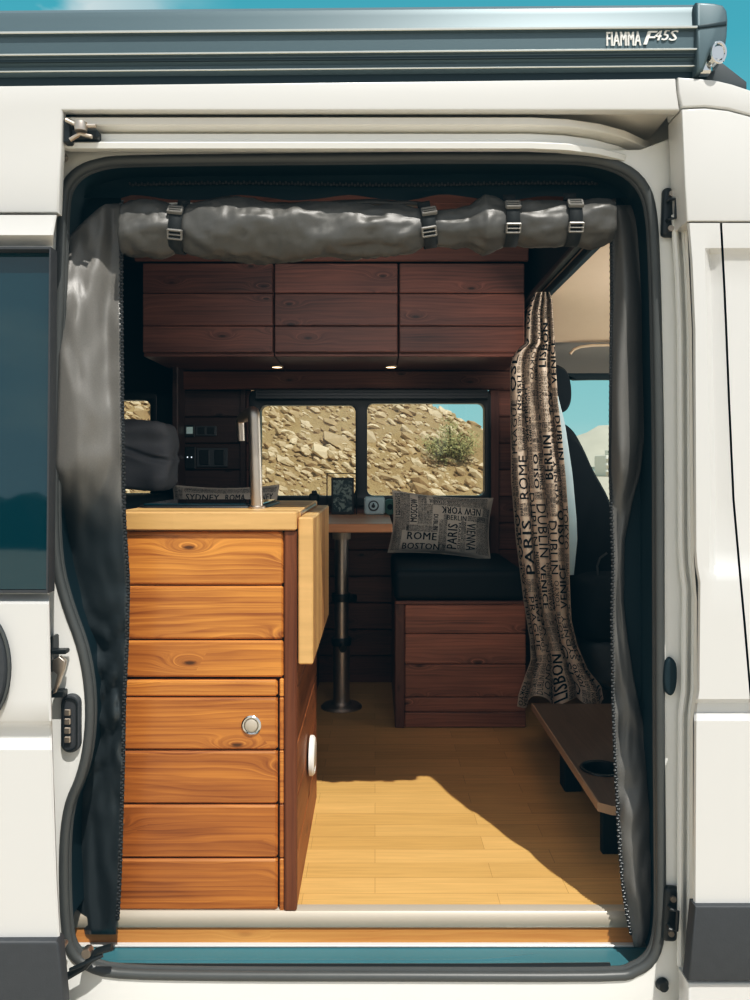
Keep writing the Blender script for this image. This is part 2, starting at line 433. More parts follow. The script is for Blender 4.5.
def collage(mb, blocks, surf, rnd, maxedge=.02):
    """each block gets a city name stretched to fit; surf(u,v) -> 3-D"""
    for bl in blocks:
        u0, u1, v0, v1 = bl[:4]; w, h = u1 - u0, v1 - v0
        vert = h > w if len(bl) < 6 else bl[5]
        ratio = max(w, h) / min(w, h)
        if len(bl) > 4: txt = bl[4]
        else:
            txt = rnd.choice(sorted(CITIES, key=lambda t: abs(word(t, 0.0)[2] - ratio))[:9])
        vs, fs, _ = word(txt, 0.0); bold = rnd.choice((0, 0, .10, .18)) if len(bl) < 5 else .10
        flip = rnd.random() < .5 if len(bl) < 7 else bl[6]
        pu, pv = w * .06, h * .07
        pts = []
        for a, b in vs:
            if vert: a, b = (b, 1 - a) if flip else (1 - b, a)
            elif flip: a, b = 1 - a, 1 - b
            pts.append((u0 + pu + a * (w - 2 * pu), v0 + pv + b * (h - 2 * pv)))
        if bold:                                     # heavier type: the outline again, shifted by a stroke
            k_ = len(pts); sh = bold * max(w, h) / (len(txt) * 2.2); pts += [(a, b + sh) if vert else (a + sh, b) for a, b in pts]; fs = fs + [[i + k_ for i in f] for f in fs]
        bm = bmesh.new(); bv = [bm.verts.new((a, b, 0)) for a, b in pts]
        for f in fs:
            try: bm.faces.new([bv[i] for i in f])
            except ValueError: pass
        for _ in range(3):
            ed = [e for e in bm.edges if e.calc_length() > maxedge]
            if not ed: break
            bmesh.ops.subdivide_edges(bm, edges=ed, cuts=1)
            bmesh.ops.triangulate(bm, faces=[f for f in bm.faces if len(f.verts) > 3])
        bm.verts.index_update()
        mb.add([surf(v.co.x, v.co.y) for v in bm.verts], [[v.index for v in f.verts] for f in bm.faces])
        bm.free()

# ================================================================ CAMERA, SKY, SUN
cam = bpy.data.cameras.new('camera'); co = bpy.data.objects.new('camera', cam); C.objects.link(co)
co.location = (0, -D, ZC); co.rotation_euler = (PI / 2, 0, 0)
cam.sensor_fit = 'HORIZONTAL'; cam.sensor_width = 36; cam.lens = F / 750 * 36
cam.shift_y = -(500 - HY) / 750; cam.clip_start = .05; cam.clip_end = 3000
bpy.context.scene.camera = co
vs_ = bpy.context.scene.view_settings
vs_.view_transform = 'Standard'; vs_.look = 'None'; vs_.exposure = 0.0
vs_.use_curve_mapping = True                         # cool, slightly lifted blacks of the photograph's development
cm_ = vs_.curve_mapping; cm_.use_clip = False; cm_.extend = 'EXTRAPOLATED'
for ch_, lift in ((0, .0006), (1, .0055), (2, .0085)):
    cm_.curves[ch_].points[0].location = (0, lift)
for p_ in ((.10, .074), (.40, .40)): cm_.curves[3].points.new(*p_)
cm_.update()

w = bpy.data.worlds.new('sky'); bpy.context.scene.world = w; w.use_nodes = True
nt = w.node_tree; nt.nodes.clear()
def wn(t, **k):
    o = nt.nodes.new(t)
    for a, v in k.items(): setattr(o, a, v)
    return o
tc = wn('ShaderNodeTexCoord'); sep = wn('ShaderNodeSeparateXYZ'); nt.links.new(tc.outputs['Generated'], sep.inputs[0])
rp = wn('ShaderNodeValToRGB'); nt.links.new(sep.outputs[2], rp.inputs[0])
e = rp.color_ramp.elements; e[0].position = 0.0; e[0].color = (.52, .72, .70, 1); e[1].position = 1; e[1].color = (.05, .26, .36, 1)
for p_, c_ in ((.06, (.34, .64, .66, 1)), (.45, (.085, .40, .50, 1))):
    k = e.new(p_); k.color = c_
no = wn('ShaderNodeTexNoise'); no.inputs['Scale'].default_value = 3.1; no.inputs['Detail'].default_value = 6
mp = wn('ShaderNodeMapping'); mp.inputs['Scale'].default_value = (1, 1, 2.6); mp.inputs['Location'].default_value = (.35, .2, .0)
nt.links.new(tc.outputs['Generated'], mp.inputs[0]); nt.links.new(mp.outputs[0], no.inputs['Vector'])
mr = wn('ShaderNodeMapRange'); mr.inputs[1].default_value = .50; mr.inputs[2].default_value = .62; nt.links.new(no.outputs[0], mr.inputs[0])
gt = wn('ShaderNodeMapRange'); gt.inputs[1].default_value = .15; gt.inputs[2].default_value = .38; nx_ = wn('ShaderNodeMath', operation='MULTIPLY'); nx_.inputs[1].default_value = -1; nt.links.new(sep.outputs[0], nx_.inputs[0]); nt.links.new(nx_.outputs[0], gt.inputs[0])
mm = wn('ShaderNodeMath', operation='MULTIPLY'); nt.links.new(mr.outputs[0], mm.inputs[0]); nt.links.new(gt.outputs[0], mm.inputs[1])
hz_ = wn('ShaderNodeMapRange', interpolation_type='SMOOTHSTEP'); hz_.inputs[1].default_value = -.25; hz_.inputs[2].default_value = .35; ng_ = wn('ShaderNodeMath', operation='MULTIPLY'); ng_.inputs[1].default_value = -1; nt.links.new(sep.outputs[1], ng_.inputs[0]); nt.links.new(ng_.outputs[0], hz_.inputs[0])
zn_ = wn('ShaderNodeMapRange', interpolation_type='SMOOTHSTEP'); zn_.inputs[1].default_value = .55; zn_.inputs[2].default_value = .9; nt.links.new(sep.outputs[2], zn_.inputs[0])
mh_ = wn('ShaderNodeMath', operation='MAXIMUM'); nt.links.new(hz_.outputs[0], mh_.inputs[0]); nt.links.new(zn_.outputs[0], mh_.inputs[1])
mw = wn('ShaderNodeMix', data_type='RGBA'); nt.links.new(mh_.outputs[0], mw.inputs[0]); nt.links.new(rp.outputs[0], mw.inputs[6]); mw.inputs[7].default_value = (.66, .72, .78, 1)
mx = wn('ShaderNodeMix', data_type='RGBA'); nt.links.new(mm.outputs[0], mx.inputs[0]); nt.links.new(mw.outputs[2], mx.inputs[6]); mx.inputs[7].default_value = (.86, .88, .86, 1)
bg = wn('ShaderNodeBackground'); nt.links.new(mx.outputs[2], bg.inputs[0]); bg.inputs[1].default_value = 1.0
wo = wn('ShaderNodeOutputWorld'); nt.links.new(bg.outputs[0], wo.inputs[0])
sun = bpy.data.lights.new('sun', 'SUN'); sun.energy = 4.1; sun.angle = math.radians(.5); sun.color = (1, .955, .88)
so = bpy.data.objects.new('sun', sun); C.objects.link(so); so.location = (3, -6, 12)
so.rotation_euler = Vector((-.25, .58, -1)).to_track_quat('-Z', 'Y').to_euler()

def area(name, loc, to, sx, sy, en, col, spread=125):
    l = bpy.data.lights.new(name, 'AREA'); l.shape = 'RECTANGLE'; l.size = sx; l.size_y = sy; l.energy = en; l.color = col
    o = bpy.data.objects.new(name, l); C.objects.link(o); o.location = loc; l.spread = math.radians(spread)
    o.rotation_euler = (Vector(to) - Vector(loc)).to_track_quat('-Z', 'Y').to_euler()
area('living_fill', (0, .10, 1.66), (0, 1.7, 1.05), 1.2, .10, 1.8, (1, .95, .92), 95)  # added fill light under the ceiling; no such lamp is seen
area('cab_fill', (1.6, .7, .95), (1.0, .8, 1.5), .6, .6, 10, (1, .95, .88))  # added fill to brighten the cab; no lamp stands here
# ================================================================ ROOM SHELL (inside of the van)
WB = 1.75                                           # inner face of the wall opposite the door
fl = MB(); fl.box(-2.6, 2.0, .012, 1.80, -.05, 0, .001, 0); struct('floor', fl, 'laminate')
zs = [k * .1145 for k in range(0, 16)]
w1 = (X(252, WB), X(488, WB), Z(500, WB), Z(392, WB))
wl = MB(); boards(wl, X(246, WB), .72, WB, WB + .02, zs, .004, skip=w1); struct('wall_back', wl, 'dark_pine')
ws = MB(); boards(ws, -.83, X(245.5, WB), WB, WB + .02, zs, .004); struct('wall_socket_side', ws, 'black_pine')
tz = MB(); tz.box(X(240, 1.74), X(246, 1.74), 1.735, 1.755, .5, 1.28, .003, .3); struct('trim_7', tz, 'black_pine')
wk = MB(); wk.plate([(-.83, 0), (.72, 0), (.72, 1.78), (-.83, 1.78)], [[(w1[0] - .01, w1[2] - .01), (w1[1] + .01, w1[2] - .01), (w1[1] + .01, w1[3] + .01), (w1[0] - .01, w1[3] + .01)]], WB + .021, .01, 0); struct('trim_6', wk, 'blackmatte')
# rear wall section with a small window beside the bed
w2 = (X(60, WB), X(152, WB), Z(498, WB), Z(398, WB))
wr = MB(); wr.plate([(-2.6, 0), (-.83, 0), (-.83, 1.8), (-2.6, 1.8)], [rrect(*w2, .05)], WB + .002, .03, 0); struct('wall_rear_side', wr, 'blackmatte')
ce = MB()
for k in range(16):
    ce.box(-2.6, .62, .06 + k * .106, .06 + (k + 1) * .106 - .002, 1.78, 1.80, .004)
struct('ceiling', ce, 'ceil_pine')
en = MB(); en.box(-2.64, -2.6, -.1, 1.8, -.05, 1.85, .002); struct('wall_end', en, 'blackmatte')
nw = MB(); nw.box(-2.6, -.66, .03, .06, 0, 1.78, .002); struct('wall_near', nw, 'blackmatte')
# bulkhead between living space and cab roof, and the trim boards
bk = MB(); bk.box(.60, .625, .0, 1.75, 1.53, 1.80, .004); struct('wall_bulkhead', bk, 'lining')
tr = MB(); tr.box(-.90, .575, 1.30, 1.32, Z(261, 1.3), 1.775, .004); struct('trim_1', tr, 'ceil_pine')
tp = MB(); tp.box(-.83, .60, 1.715, 1.75, Z(389, 1.715), Z(371, 1.715), .004); struct('trim_2', tp, 'dark_pine')
t3 = MB(); t3.box(X(490, 1.73), X(499, 1.73), 1.725, 1.75, .5, Z(390, 1.73), .003, .3); struct('trim_3', t3, 'dark_post')
t4 = MB(); t4.box(-.842, -.817, 1.62, 1.75, .0, 1.39, .004, .2); struct('wall_partition', t4, 'black_pine')

def window(n, x0, x1, z0, z1, panes, depth=1.715):
    fr = MB(); fr.plate(rrect(x0, x1, z0, z1, .03), [rrect(*p, .028) for p in panes], depth, .07, .004)
    o = tag(fr.build('window_%d' % n, 'black'), kind='structure')
    for p in panes:
        g = MB(); g.box(p[0] - .008, p[1] + .008, depth + .04, depth + .045, p[2] - .008, p[3] + .008, .001); g.build('window_glass', 'glass', o)
    return o
wy = 1.715
win = window(1, X(249, wy), X(491, wy), Z(506, wy), Z(390, wy), [(X(260, wy), X(355.5, wy), Z(496, wy), Z(405, wy)), (X(367, wy), X(485, wy), Z(496, wy), Z(403, wy))])
bl = MB()
for k in range(3): bl.box(X(256, wy), X(487, wy), wy - .03 + k * .004, wy, Z(399.5 - k * 3, wy), Z(397.5 - k * 3, wy) + .006, .002)
bl.build('blind_cassette', 'black', win)
lt = MB(); lt.box(X(309, 1.69), X(319, 1.69), 1.685, 1.715, Z(501, 1.69), Z(493.5, 1.69), .006); lt.box(X(312, 1.69), X(317, 1.69), 1.67, 1.70, Z(495, 1.69), Z(490.5, 1.69), .004); lt.build('window_latch', 'black', win)
window(2, w2[0] - .03, w2[1] + .025, w2[2] - .03, w2[3] + .03, [(w2[0], X(150, 1.74), w2[2], Z(400, 1.74))], 1.74)

# ================================================================ OUTSIDE
gd = MB()
for i in range(1): gd.box(-400, 400, -400, 900, -.60, -.55, .001)
t = NT('dusty_ground'); v_ = t.obj(); t.set(t.mix(t.noise(v_, .8, 6), (.42, .35, .26), (.60, .53, .43)), .95); M['ground'] = t.m
struct('ground', gd, 'ground')
t = NT('hill_earth'); v_ = t.obj()
t.set(t.mix(t.noise(v_, 2.2, 6, .65), (.24, .15, .07), (.44, .31, .165)), .95); t.bump(t.noise(v_, 9, 5, .7), .8, .12); M['hill'] = t.m
def hillz(x, y):
    f = .80 * (y - 8.5) - .6
    sd = .63 * (.925 - x) + 1.92 + .10 * nz(x * .9, y * .9) + .25 * nz(x * .3, y * .3, 4)
    h = min(f, sd - .10 * max(0, y - 12)) if y > 8 else f
    return max(-.6, h + .16 * nz(x * 1.3, y * 1.3, 1) + .07 * nz(x * 3.7, y * 3.7, 2)) 
hm = MB(); hm.grid([[(-22 + i * .25, 8 + j * .25, hillz(-22 + i * .25, 8 + j * .25)) for i in range(150)] for j in range(50)])
o = hm.build('hill', 'hill', smooth=50); o['kind'] = 'structure'
t = NT('hill_stone'); r_ = t.attr('rnd'); v_ = t.obj()
c_ = t.mix(r_, (.30, .195, .10), (.60, .47, .31)); k_ = t.math('MULTIPLY_ADD', t.noise(v_, 7, 4), .6, .7)
t.set(t.mix(1.0, c_, t.comb(k_, k_, k_), 'MULTIPLY'), .9); M['stone'] = t.m
ph = (1 + 5 ** .5) / 2
ICO = [Vector(p).normalized() for p in ((-1, ph, 0), (1, ph, 0), (-1, -ph, 0), (1, -ph, 0), (0, -1, ph), (0, 1, ph), (0, -1, -ph), (0, 1, -ph), (ph, 0, -1), (ph, 0, 1), (-ph, 0, -1), (-ph, 0, 1))]
ICF = [(0, 11, 5), (0, 5, 1), (0, 1, 7), (0, 7, 10), (0, 10, 11), (1, 5, 9), (5, 11, 4), (11, 10, 2), (10, 7, 6), (7, 1, 8), (3, 9, 4), (3, 4, 2), (3, 2, 6), (3, 6, 8), (3, 8, 9), (4, 9, 5), (2, 4, 11), (6, 2, 10), (8, 6, 7), (9, 8, 1)]
rk = MB(); R = random.Random(5)
for i in range(13000):
    y = 8.6 + 6.5 * R.random(); x = -.42 * y + (.42 * y + 4.6) * R.random()
    z = hillz(x, y)
    if z < -.5 or z > 3.2 or nz(x * .8, y * .8, 7) + .5 * nz(x * 2, y * 2, 3) < R.uniform(-.5, .25): continue
    s_ = R.choice((.016, .025, .03, .035, .045, .07)) * R.uniform(.8, 1.3)
    if R.random() < .02: s_ *= 1.9
    a = R.uniform(1.2, 2.2); T = Matrix.Translation((x, y, z)) @ Matrix.Rotation(R.uniform(.35, .8), 4, 'Y') @ Matrix.Rotation(R.uniform(-.5, .5), 4, 'Z') @ Matrix.Rotation(R.uniform(-.6, .6), 4, 'X')
    rk.add([(p.x * s_ * a * R.uniform(.7, 1.25), p.y * s_ * R.uniform(.7, 1.2), p.z * s_ * R.uniform(.5, .95)) for p in ICO], ICF, R.random() ** 1.2, None, T)
o = rk.build('loose_rubble', 'stone', smooth=0, weld=False); tag(o, 'pale angular stones littering the tan hillside beyond the window', 'rubble', kind='stuff')
def bush(name, label, cat, px, py, Y, w_, h_, n, mat, seed):
    R = random.Random(seed); x = X(px, Y); z0 = hillz(x, Y) - .05 if Y < 20 else -.55
    b = thing(name, label, cat, (x, Y, z0)); st = MB(); lf = MB()
    tips = []
    for i in range(16):
        a = R.uniform(0, 2 * PI); r = w_ * .5 * R.random() ** .5; tip = Vector((x + r * math.cos(a), Y + r * .7 * math.sin(a), z0 + h_ * R.uniform(.5, 1) * (1 - .5 * (r / w_ * 2) ** 2)))
        st.tube([(x, Y, z0), ((x + tip.x) / 2 + R.uniform(-.03, .03), (Y + tip.y) / 2, z0 + (tip.z - z0) * .6), tip], [.012, .008, .004], 5); tips.append(tip)
    for i in range(n):
        tp_ = R.choice(tips); c = Vector((x, Y, z0)).lerp(tp_, R.uniform(.35, 1.05)) + Vector((R.gauss(0, .07), R.gauss(0, .06), R.gauss(0, .06))) * w_ * 1.2
        d = Vector((R.gauss(0, 1), R.gauss(0, 1), R.gauss(.5, 1))).normalized() * .034; q = d.orthogonal().normalized() * .008
        lf.add([c - d, c + q, c + d, c - q], [(0, 1, 2, 3)], R.random())
    st.build('stem', 'bark', b); lf.build('foliage', mat, b, smooth=0, weld=False)
M['bark'] = plain('bush_bark', (.16, .11, .06), .9)
t = NT('olive_leaves'); t.set(t.mix(t.attr('rnd'), (.17, .165, .065), (.40, .36, .17)), .7); M['olive'] = t.m
bush('shrub', 'dry olive-green shrub growing low on the stony hillside, seen through the window', 'shrub', 452, 0, 10.6, .95, .70, 1900, 'olive', 3)
# distant things seen through the cab window
mtn = MB(); mtn.grid([[(150 + i * 12 + 0, 700 + j * 40, max(-1, (46 * math.exp(-((i - 7) / 7) ** 2) + 9 * nz(i * .4, j * .5) + 4 * nz(i * 1.1, j)) * math.exp(-((j - 2.5) / 1.6) ** 2))) for i in range(40)] for j in range(8)])
t = NT('hazy_mountain'); t.set(t.mix(t.noise(t.obj(), .05, 5), (.36, .34, .28), (.52, .47, .38)), 1); M['mtn'] = t.m
o = mtn.build('mountain', 'mtn', smooth=60); o['kind'] = 'structure'
bd = thing('building', 'pale flat-roofed apartment block with balcony bands, seen through the cab window', 'building', (48, 150, -.55))
b = MB(); b.box(44.5, 56, 150, 158, -.55, 3.6, .1); b.box(46, 50, 151, 156, 3.6, 4.7, .1); b.build('facade', plain('pale_render', (.66, .62, .53), .8), bd)
b = MB()
for k in range(3): b.box(44.3, 56.2, 149, 150, .35 + k * 1.25, .75 + k * 1.25, .05)
b.build('balcony', plain('balcony_white', (.75, .73, .68), .8), bd)
M['window_dark'] = plain('window_dark', (.05, .07, .08), .3)
for k in range(3):
    for j in range(6): b = MB(); b.box(45 + j * 1.8, 46.2 + j * 1.8, 149.9, 150.05, .8 + k * 1.25 - .05, 1.35 + k * 1.25 - .05, .02); b.build('window', 'window_dark', bd)
# a dark tree belt on the far side of the car park, behind the photographer (mirrored in the side glass)
tb = MB(); R = random.Random(9)
for i in range(120):
    s_ = R.uniform(1.2, 2.6); tb.add([p * s_ * R.uniform(.8, 1.2) for p in ICO], ICF, 0, None, Matrix.Translation((-70 + i * 1.1, -48 + R.uniform(-4, 4), R.uniform(-.5, 1.2))))
tag(tb.build('treeline', plain('tree_dark', (.012, .022, .016), .9), smooth=0, weld=False), 'dark belt of trees mirrored in the tinted side window', 'trees', kind='stuff')

# ================================================================ VAN BODY
van = thing('camper_van', 'white camper van with its side door open on a wood-lined interior', 'van', (0, -.15, -.55))
YO, YJ = -.20, -.12                                  # outer skin, recessed door jamb
mb = MB()
mb.plate(pxl([(-900, 95), (0, 85.5), (676, 78), (677, 92), (680, 110), (62, 110), (61, 150), (60, 165), (58, 213), (-900, 213)], YO), [], YO, .022, .004); mb.build('upper_panel', 'white', van)
mb = MB(); mb.plate(pxl([(678, 77), (700, 78.5), (715, 80), (732, 84), (750, 90), (800, 100), (1500, 260), (1500, 330), (800, 131), (760, 117), (728, 108.5), (705, 106), (682, 107), (679, 92)], YO), [], YO, .07, .003); mb.build('cab_roof_panel', 'white', van)
mb = MB(); mb.plate(pxl([(682, 109), (705, 108), (728, 110.5), (760, 119), (800, 133), (1500, 332), (1500, 221), (1500, 500), (1500, 560), (1400, 560), (900, 223), (687, 221.5), (685, 185)], YO) if False else pxl([(682, 109), (705, 108), (728, 110.5), (760, 119), (800, 133), (1000, 190), (1000, 221.5), (687, 221.5), (685, 185)], YO), [], YO, .07, .003); mb.build('cab_upper_panel', 'white', van)
XL = [(223, 687), (260, 690), (330, 693), (560, 694), (582, 698), (690, 697), (712, 694), (903, 693)]
GL = [(223, 721), (300, 725), (400, 729), (500, 733.5), (580, 740.5), (655, 747.5), (700, 751), (770, 756), (903, 765)]
RR = [(223, 705), (255, 705), (500, 710.5), (575, 709), (903, 712)]
def swage(y): return .022 * sstep(699, 702, y) * (1 - sstep(712, 721, y))
rowsA, rowsB = [], []
for y in [223, 240, 248, 254, 262, 290, 330, 400, 500, 550, 566, 574, 582, 620, 690, 699, 701, 703, 706, 712, 716, 721, 727, 760, 820, 904]:
    a = .022 * sstep(246, 258, y) * (1 - sstep(560, 578, y)); s_ = swage(y)
    xl, r1, g = interp(XL, y), interp(RR, y), interp(GL, y)
    rowsA.append([at(xl, y, YO + .08), at(xl, y, YO + .006 + s_), at(xl + 2.5, y, YO + s_), at((xl + r1) / 2, y, YO + s_), at(r1, y, YO + s_), at(r1 + 5, y, YO + a + s_), at(r1 + 8, y, YO + a + s_), at(g - 1.2, y, YO + a * .6 + s_), at(g - .6, y, YO + .05)])
    rowsB.append([at(g + .6, y, YO + .05), at(g + 1.2, y, YO + a * .6 + s_)] + [at(px, y, YO + s_ + a * .6) for px in (775, 800, 900, 1000, 1500)])
mb = MB(); mb.grid(rowsA); mb.build('pillar_panel', 'white', van)
mb = MB(); mb.grid(rowsB); mb.build('cab_door', 'white', van)
mb = MB(); mb.plate(pxl([(695, 906), (1500, 906), (1500, 981), (688, 981)], YO - .01), [], YO - .012, .03, .004); mb.build('lower_cladding', 'cladding', van)
mb = MB(); mb.plate(pxl([(688, 983), (1500, 983), (1500, 1180), (690, 1180)], YO), [], YO + .0, .05, .006); mb.build('lower_sill_panel', 'white', van)
# recessed jamb with the rounded door opening
seal = [(63, 205), (67, 185), (80, 171), (100, 163.5), (130, 160.5), (230, 159), (350, 158), (450, 157), (560, 157.5), (600, 161), (628, 171), (645, 189), (652, 215), (655, 260), (657, 330), (659, 450), (659.5, 600), (660, 750), (661, 880), (660, 930), (653, 957), (635, 971), (600, 976), (400, 976), (220, 975.5), (120, 973), (88, 965), (71, 950), (66, 925), (64, 880), (65, 835), (70, 803), (80, 778), (87, 750), (90, 715), (88, 680), (81, 645), (67, 605), (57, 565), (53.5, 510), (55, 420), (58.5, 320), (61, 250)]
SL = smooth_loop(seal, 3)
Ys = -.105
hole = pxl(SL, YJ)
mb = MB(); mb.plate(pxl([(40, 150), (90, 149), (560, 150), (640, 149.5), (679, 135), (697, 215), (706, 500), (706, 1005), (706, 1180), (30, 1180), (30, 600)], YJ), [hole], YJ, .012, .002); mb.build('door_jamb', 'jamb', van)
mb = MB(); mb.tube([at(a, b, Ys - .012) for a, b in SL], .0095, 12, m=None, closed=True)
mb.tube([at(CX + (a - CX) * .985, HY + (b - HY) * .988, Ys - .004) for a, b in SL], .006, 8, closed=True); mb.build('door_seal', 'rubber', van)
# dark return from the seal back to the lining (sides and top only)
ret = [p for p in SL]
i0 = min(range(len(ret)), key=lambda i: (ret[i][0] - 66) ** 2 + (ret[i][1] - 925) ** 2); i1 = min(range(len(ret)), key=lambda i: (ret[i][0] - 653) ** 2 + (ret[i][1] - 957) ** 2)
path = []
i = i0
while i != i1: path.append(ret[i]); i = (i + 1) % len(ret)
path.append(ret[i1])
mb = MB(); rr_ = [[Vector((X(a, Ys), y, Z(b, Ys))) for a, b in path] for y in (Ys, -.06, -.02, .03)]; mb.grid(rr_); mb.build('opening_lining', 'lining', van)
# sliding-door track above the opening: profile swept along x, curving inwards at its front end
pathx = [(X(63, -.17), -.165), (X(300, -.17), -.165), (X(530, -.17), -.165), (X(565, -.165), -.158), (X(595, -.15), -.140), (X(620, -.12), -.11), (X(640, -.09), -.07), (X(652, -.06), -.03)]
pts2 = []
for (x0, y0), (x1, y1) in zip(pathx, pathx[1:]):
    pts2 += [(x0 + (x1 - x0) * k / 4, y0 + (y1 - y0) * k / 4) for k in range(4)]
pts2.append(pathx[-1])
def sweep(prof):
    rows = []
    for dn, z in prof:
        row = []
        for i, (x, y) in enumerate(pts2):
            a = pts2[max(0, i - 1)]; c = pts2[min(len(pts2) - 1, i + 1)]; t_ = Vector((c[0] - a[0], c[1] - a[1])).normalized(); n_ = Vector((t_.y, -t_.x))
            row.append((x + n_.x * dn, y + n_.y * dn, z))
        rows.append(row)
    return rows
zt = lambda py: Z(py, -.178)
mb = MB(); mb.grid(sweep([(-.03, zt(117.5)), (.016, zt(118)), (.018, zt(119)), (.018, zt(125.5)), (.016, zt(126.5)), (-.012, zt(128)), (-.012, zt(129))])); mb.build('track_rail', 'shade_metal', van)
mb = MB(); mb.grid(sweep([(-.010, zt(128)), (.000, zt(131)), (.000, zt(139)), (.006, zt(141)), (.014, zt(142)), (.016, zt(143.5)), (.014, zt(148.5)), (.006, zt(148.5)), (-.03, zt(142.5))])); mb.build('track_channel', 'jamb', van)
mb = MB(); mb.box(X(55, -.1), X(690, -.1), -.03, .0, 1.545, 1.66, .002); mb.box(X(60, YO), X(683, YO), YO + .01, 0, 1.594, 1.62, .004); mb.build('track_pocket', 'shade_metal', van)
mb = MB(); mb.grid([[at(683, y, YO + .06), at(680, y, -.06), at(676, y, 0)] for y in (108, 140, 200)]); mb.build('pocket_end', 'shade_metal', van)
mb = MB(); mb.grid([[at(XL_, y, YO + .05), at(XL_ - 3, y, -.145), at(XL_ - 5, y, YJ)] for XL_, y in ((683, 150), (687, 222), (692, 330), (694, 560), (697, 600), (697, 690), (693, 720), (693, 1000))]); mb.build('pillar_return', 'shade_metal', van)
mb = MB()
for dx, r_ in ((-13, .006), (-4, .005)):
    mb.tube([at(interp(XL, y) + dx, y, -.135) for y in range(215, 990, 25)], r_, 8)
mb.build('pillar_bead', 'jamb', van)
# roller hardware at the rear end of the track
tr_ = thing('track_roller', None, None); tr_.parent = van
mb = MB(); Yr = -.19
mb.box(X(64, Yr), X(72, Yr), Yr - .005, Yr + .03, Z(144, Yr), Z(119, Yr), .003); mb.box(X(70, Yr), X(98, Yr), Yr, Yr + .02, Z(138, Yr), Z(129, Yr), .003); mb.build('bracket', 'black', tr_)
mb = MB(); mb.tube([at(66, 120, Yr - .01), at(78, 126, Yr - .01), at(96, 126, Yr - .01)], .004, 8); mb.tube([at(70, 140, Yr - .01), at(80, 134, Yr - .01), at(92, 137, Yr - .01)], .004, 8); mb.lathe([(1e-5, -.008), (.011, -.008), (.012, 0), (.011, .008), (1e-5, .008)], at(81, 127, Yr - .012), 'Z', 16); mb.build('roller', 'metal', tr_); mb = MB(); mb.lathe([(1e-5, -.006), (.008, -.006), (.008, .006), (1e-5, .006)], at(63, 157, -.14), 'Y', 14); mb.build('stud', 'metal', tr_)
# strikers, oval cap, bolt on the front pillar
def striker(px, py, h, lean):
    r = thing('striker_plate', None, None, at(px, py, YJ)); r.parent = van; r.location = at(px, py, YJ) - van.location
    T = Matrix.Translation(at(px, py, YJ - .006)) @ Matrix.Rotation(lean, 4, 'Y')
    mb = MB(); mb.rbox((0, 0, 0), (.0145, .010, h), .0085, 4); mb.v = [tuple(T @ Vector(p)) for p in mb.v]; mb.build('plate', 'black', r)
    mb = MB(); mb.tube([T @ Vector(p) for p in ((-.007, -.006, -.018), (-.007, -.022, -.018), (.004, -.026, -.018), (.004, -.026, .018), (-.007, -.022, .018), (-.007, -.006, .018))], .0035, 8); mb.build('loop', 'black', r)
    for dz in (-.033, .033): mb = MB(); mb.disc(T @ Vector((0, -.011, dz)), .006, 'Y', 14); mb.build('bolt', 'metal', r)
striker(669, 213, .047, .03); striker(670, 913, .052, .06)
mb = MB(); mb.plate(smooth_loop(pxl([(671, 658), (676.5, 664), (677.5, 678), (675.5, 691), (671, 696), (666, 691), (664.5, 678), (666, 664)], YJ - .012), 3), [], YJ - .012, .014, .004); mb.build('oval_cap', 'lining', van)
mb = MB(); mb.lathe([(1e-5, -.012), (.009, -.011), (.010, -.004), (.013, 0)], at(662, 984, YJ - .003), 'Y', 16); mb.build('sill_bolt', 'black', van)
# sliding door, slid back: its front edge shows at the left
sd = thing('sliding_door', None, None); sd.parent = van
YD = -.235
XR = [(215, 57.5), (235, 54), (262, 52), (585, 49.5), (700, 51.5), (780, 54), (900, 58), (945, 61), (1000, 67), (1180, 75)]
def swl(y): return .020 * sstep(722, 726, y) * (1 - sstep(738, 750, y))
rows = []
for y in [215, 222, 235, 246, 300, 420, 560, 594, 604, 640, 700, 721, 723, 725, 728, 738, 744, 750, 757, 800, 880, 941, 1180]:
    xr = interp(XR, y); s_ = swl(y) + .010 * (1 - sstep(217, 240, y)) + (.03 if 246 <= y <= 594 else 0)
    rows.append([at(px, y, YD + s_) for px in (-900, -500, -200, -100, -60, -30, 0, 25)] + [at(xr - 3, y, YD + s_), at(xr - .8, y, YD + .003 + s_), at(xr, y, YD + .010 + s_), at(xr, y, YD + .06)])
mb = MB(); mb.grid(rows); mb.build('door_panel', 'white', sd)
mb = MB(); mb.plate(pxl([(-700, 247), (51, 247), (50, 420), (48.3, 593), (-700, 593)], YD), [pxl([(-690, 249.5), (49.5, 249.5), (46.5, 590), (-690, 590)], YD)], YD - .002, .03, .0004); mb.build('window_gasket', 'cladding', sd)
mb = MB(); wq = [at(-700, 249.5, YD - .002), at(49.5, 249.5, YD - .002), at(46.5, 590, YD - .009), at(-700, 590, YD - .009)]
wq = [Vector((p.x, p.y - .001, p.z)) for p in wq]; wq[0].y += .024; wq[1].y += .024; wq[2].y += .009; wq[3].y += .009
gl_ = MB(); gl_.grid([[wq[0], wq[1]], [wq[3], wq[2]]]); gl_.build('window_glass', 'darkglass', sd)
mb = MB(); mb.plate(pxl([(-900, 943), (56, 941), (58.5, 944), (64, 1004), (66, 1180), (-900, 1180)], YD - .012), [], YD - .014, .03, .004); mb.build('lower_cladding', 'cladding', sd)
mb = MB(); mb.lathe([(1e-5, -.016), (.05, -.014), (.056, -.006), (.058, .004)], Vector((0, 0, 0)), 'Y', 40)
T = Matrix.Translation(at(-21, 667, YD)) @ Matrix.Diagonal((1.02, 1, 1.78, 1)); mb.v = [tuple(T @ Vector(p)) for p in mb.v]; mb.build('door_handle', 'cladding', sd)
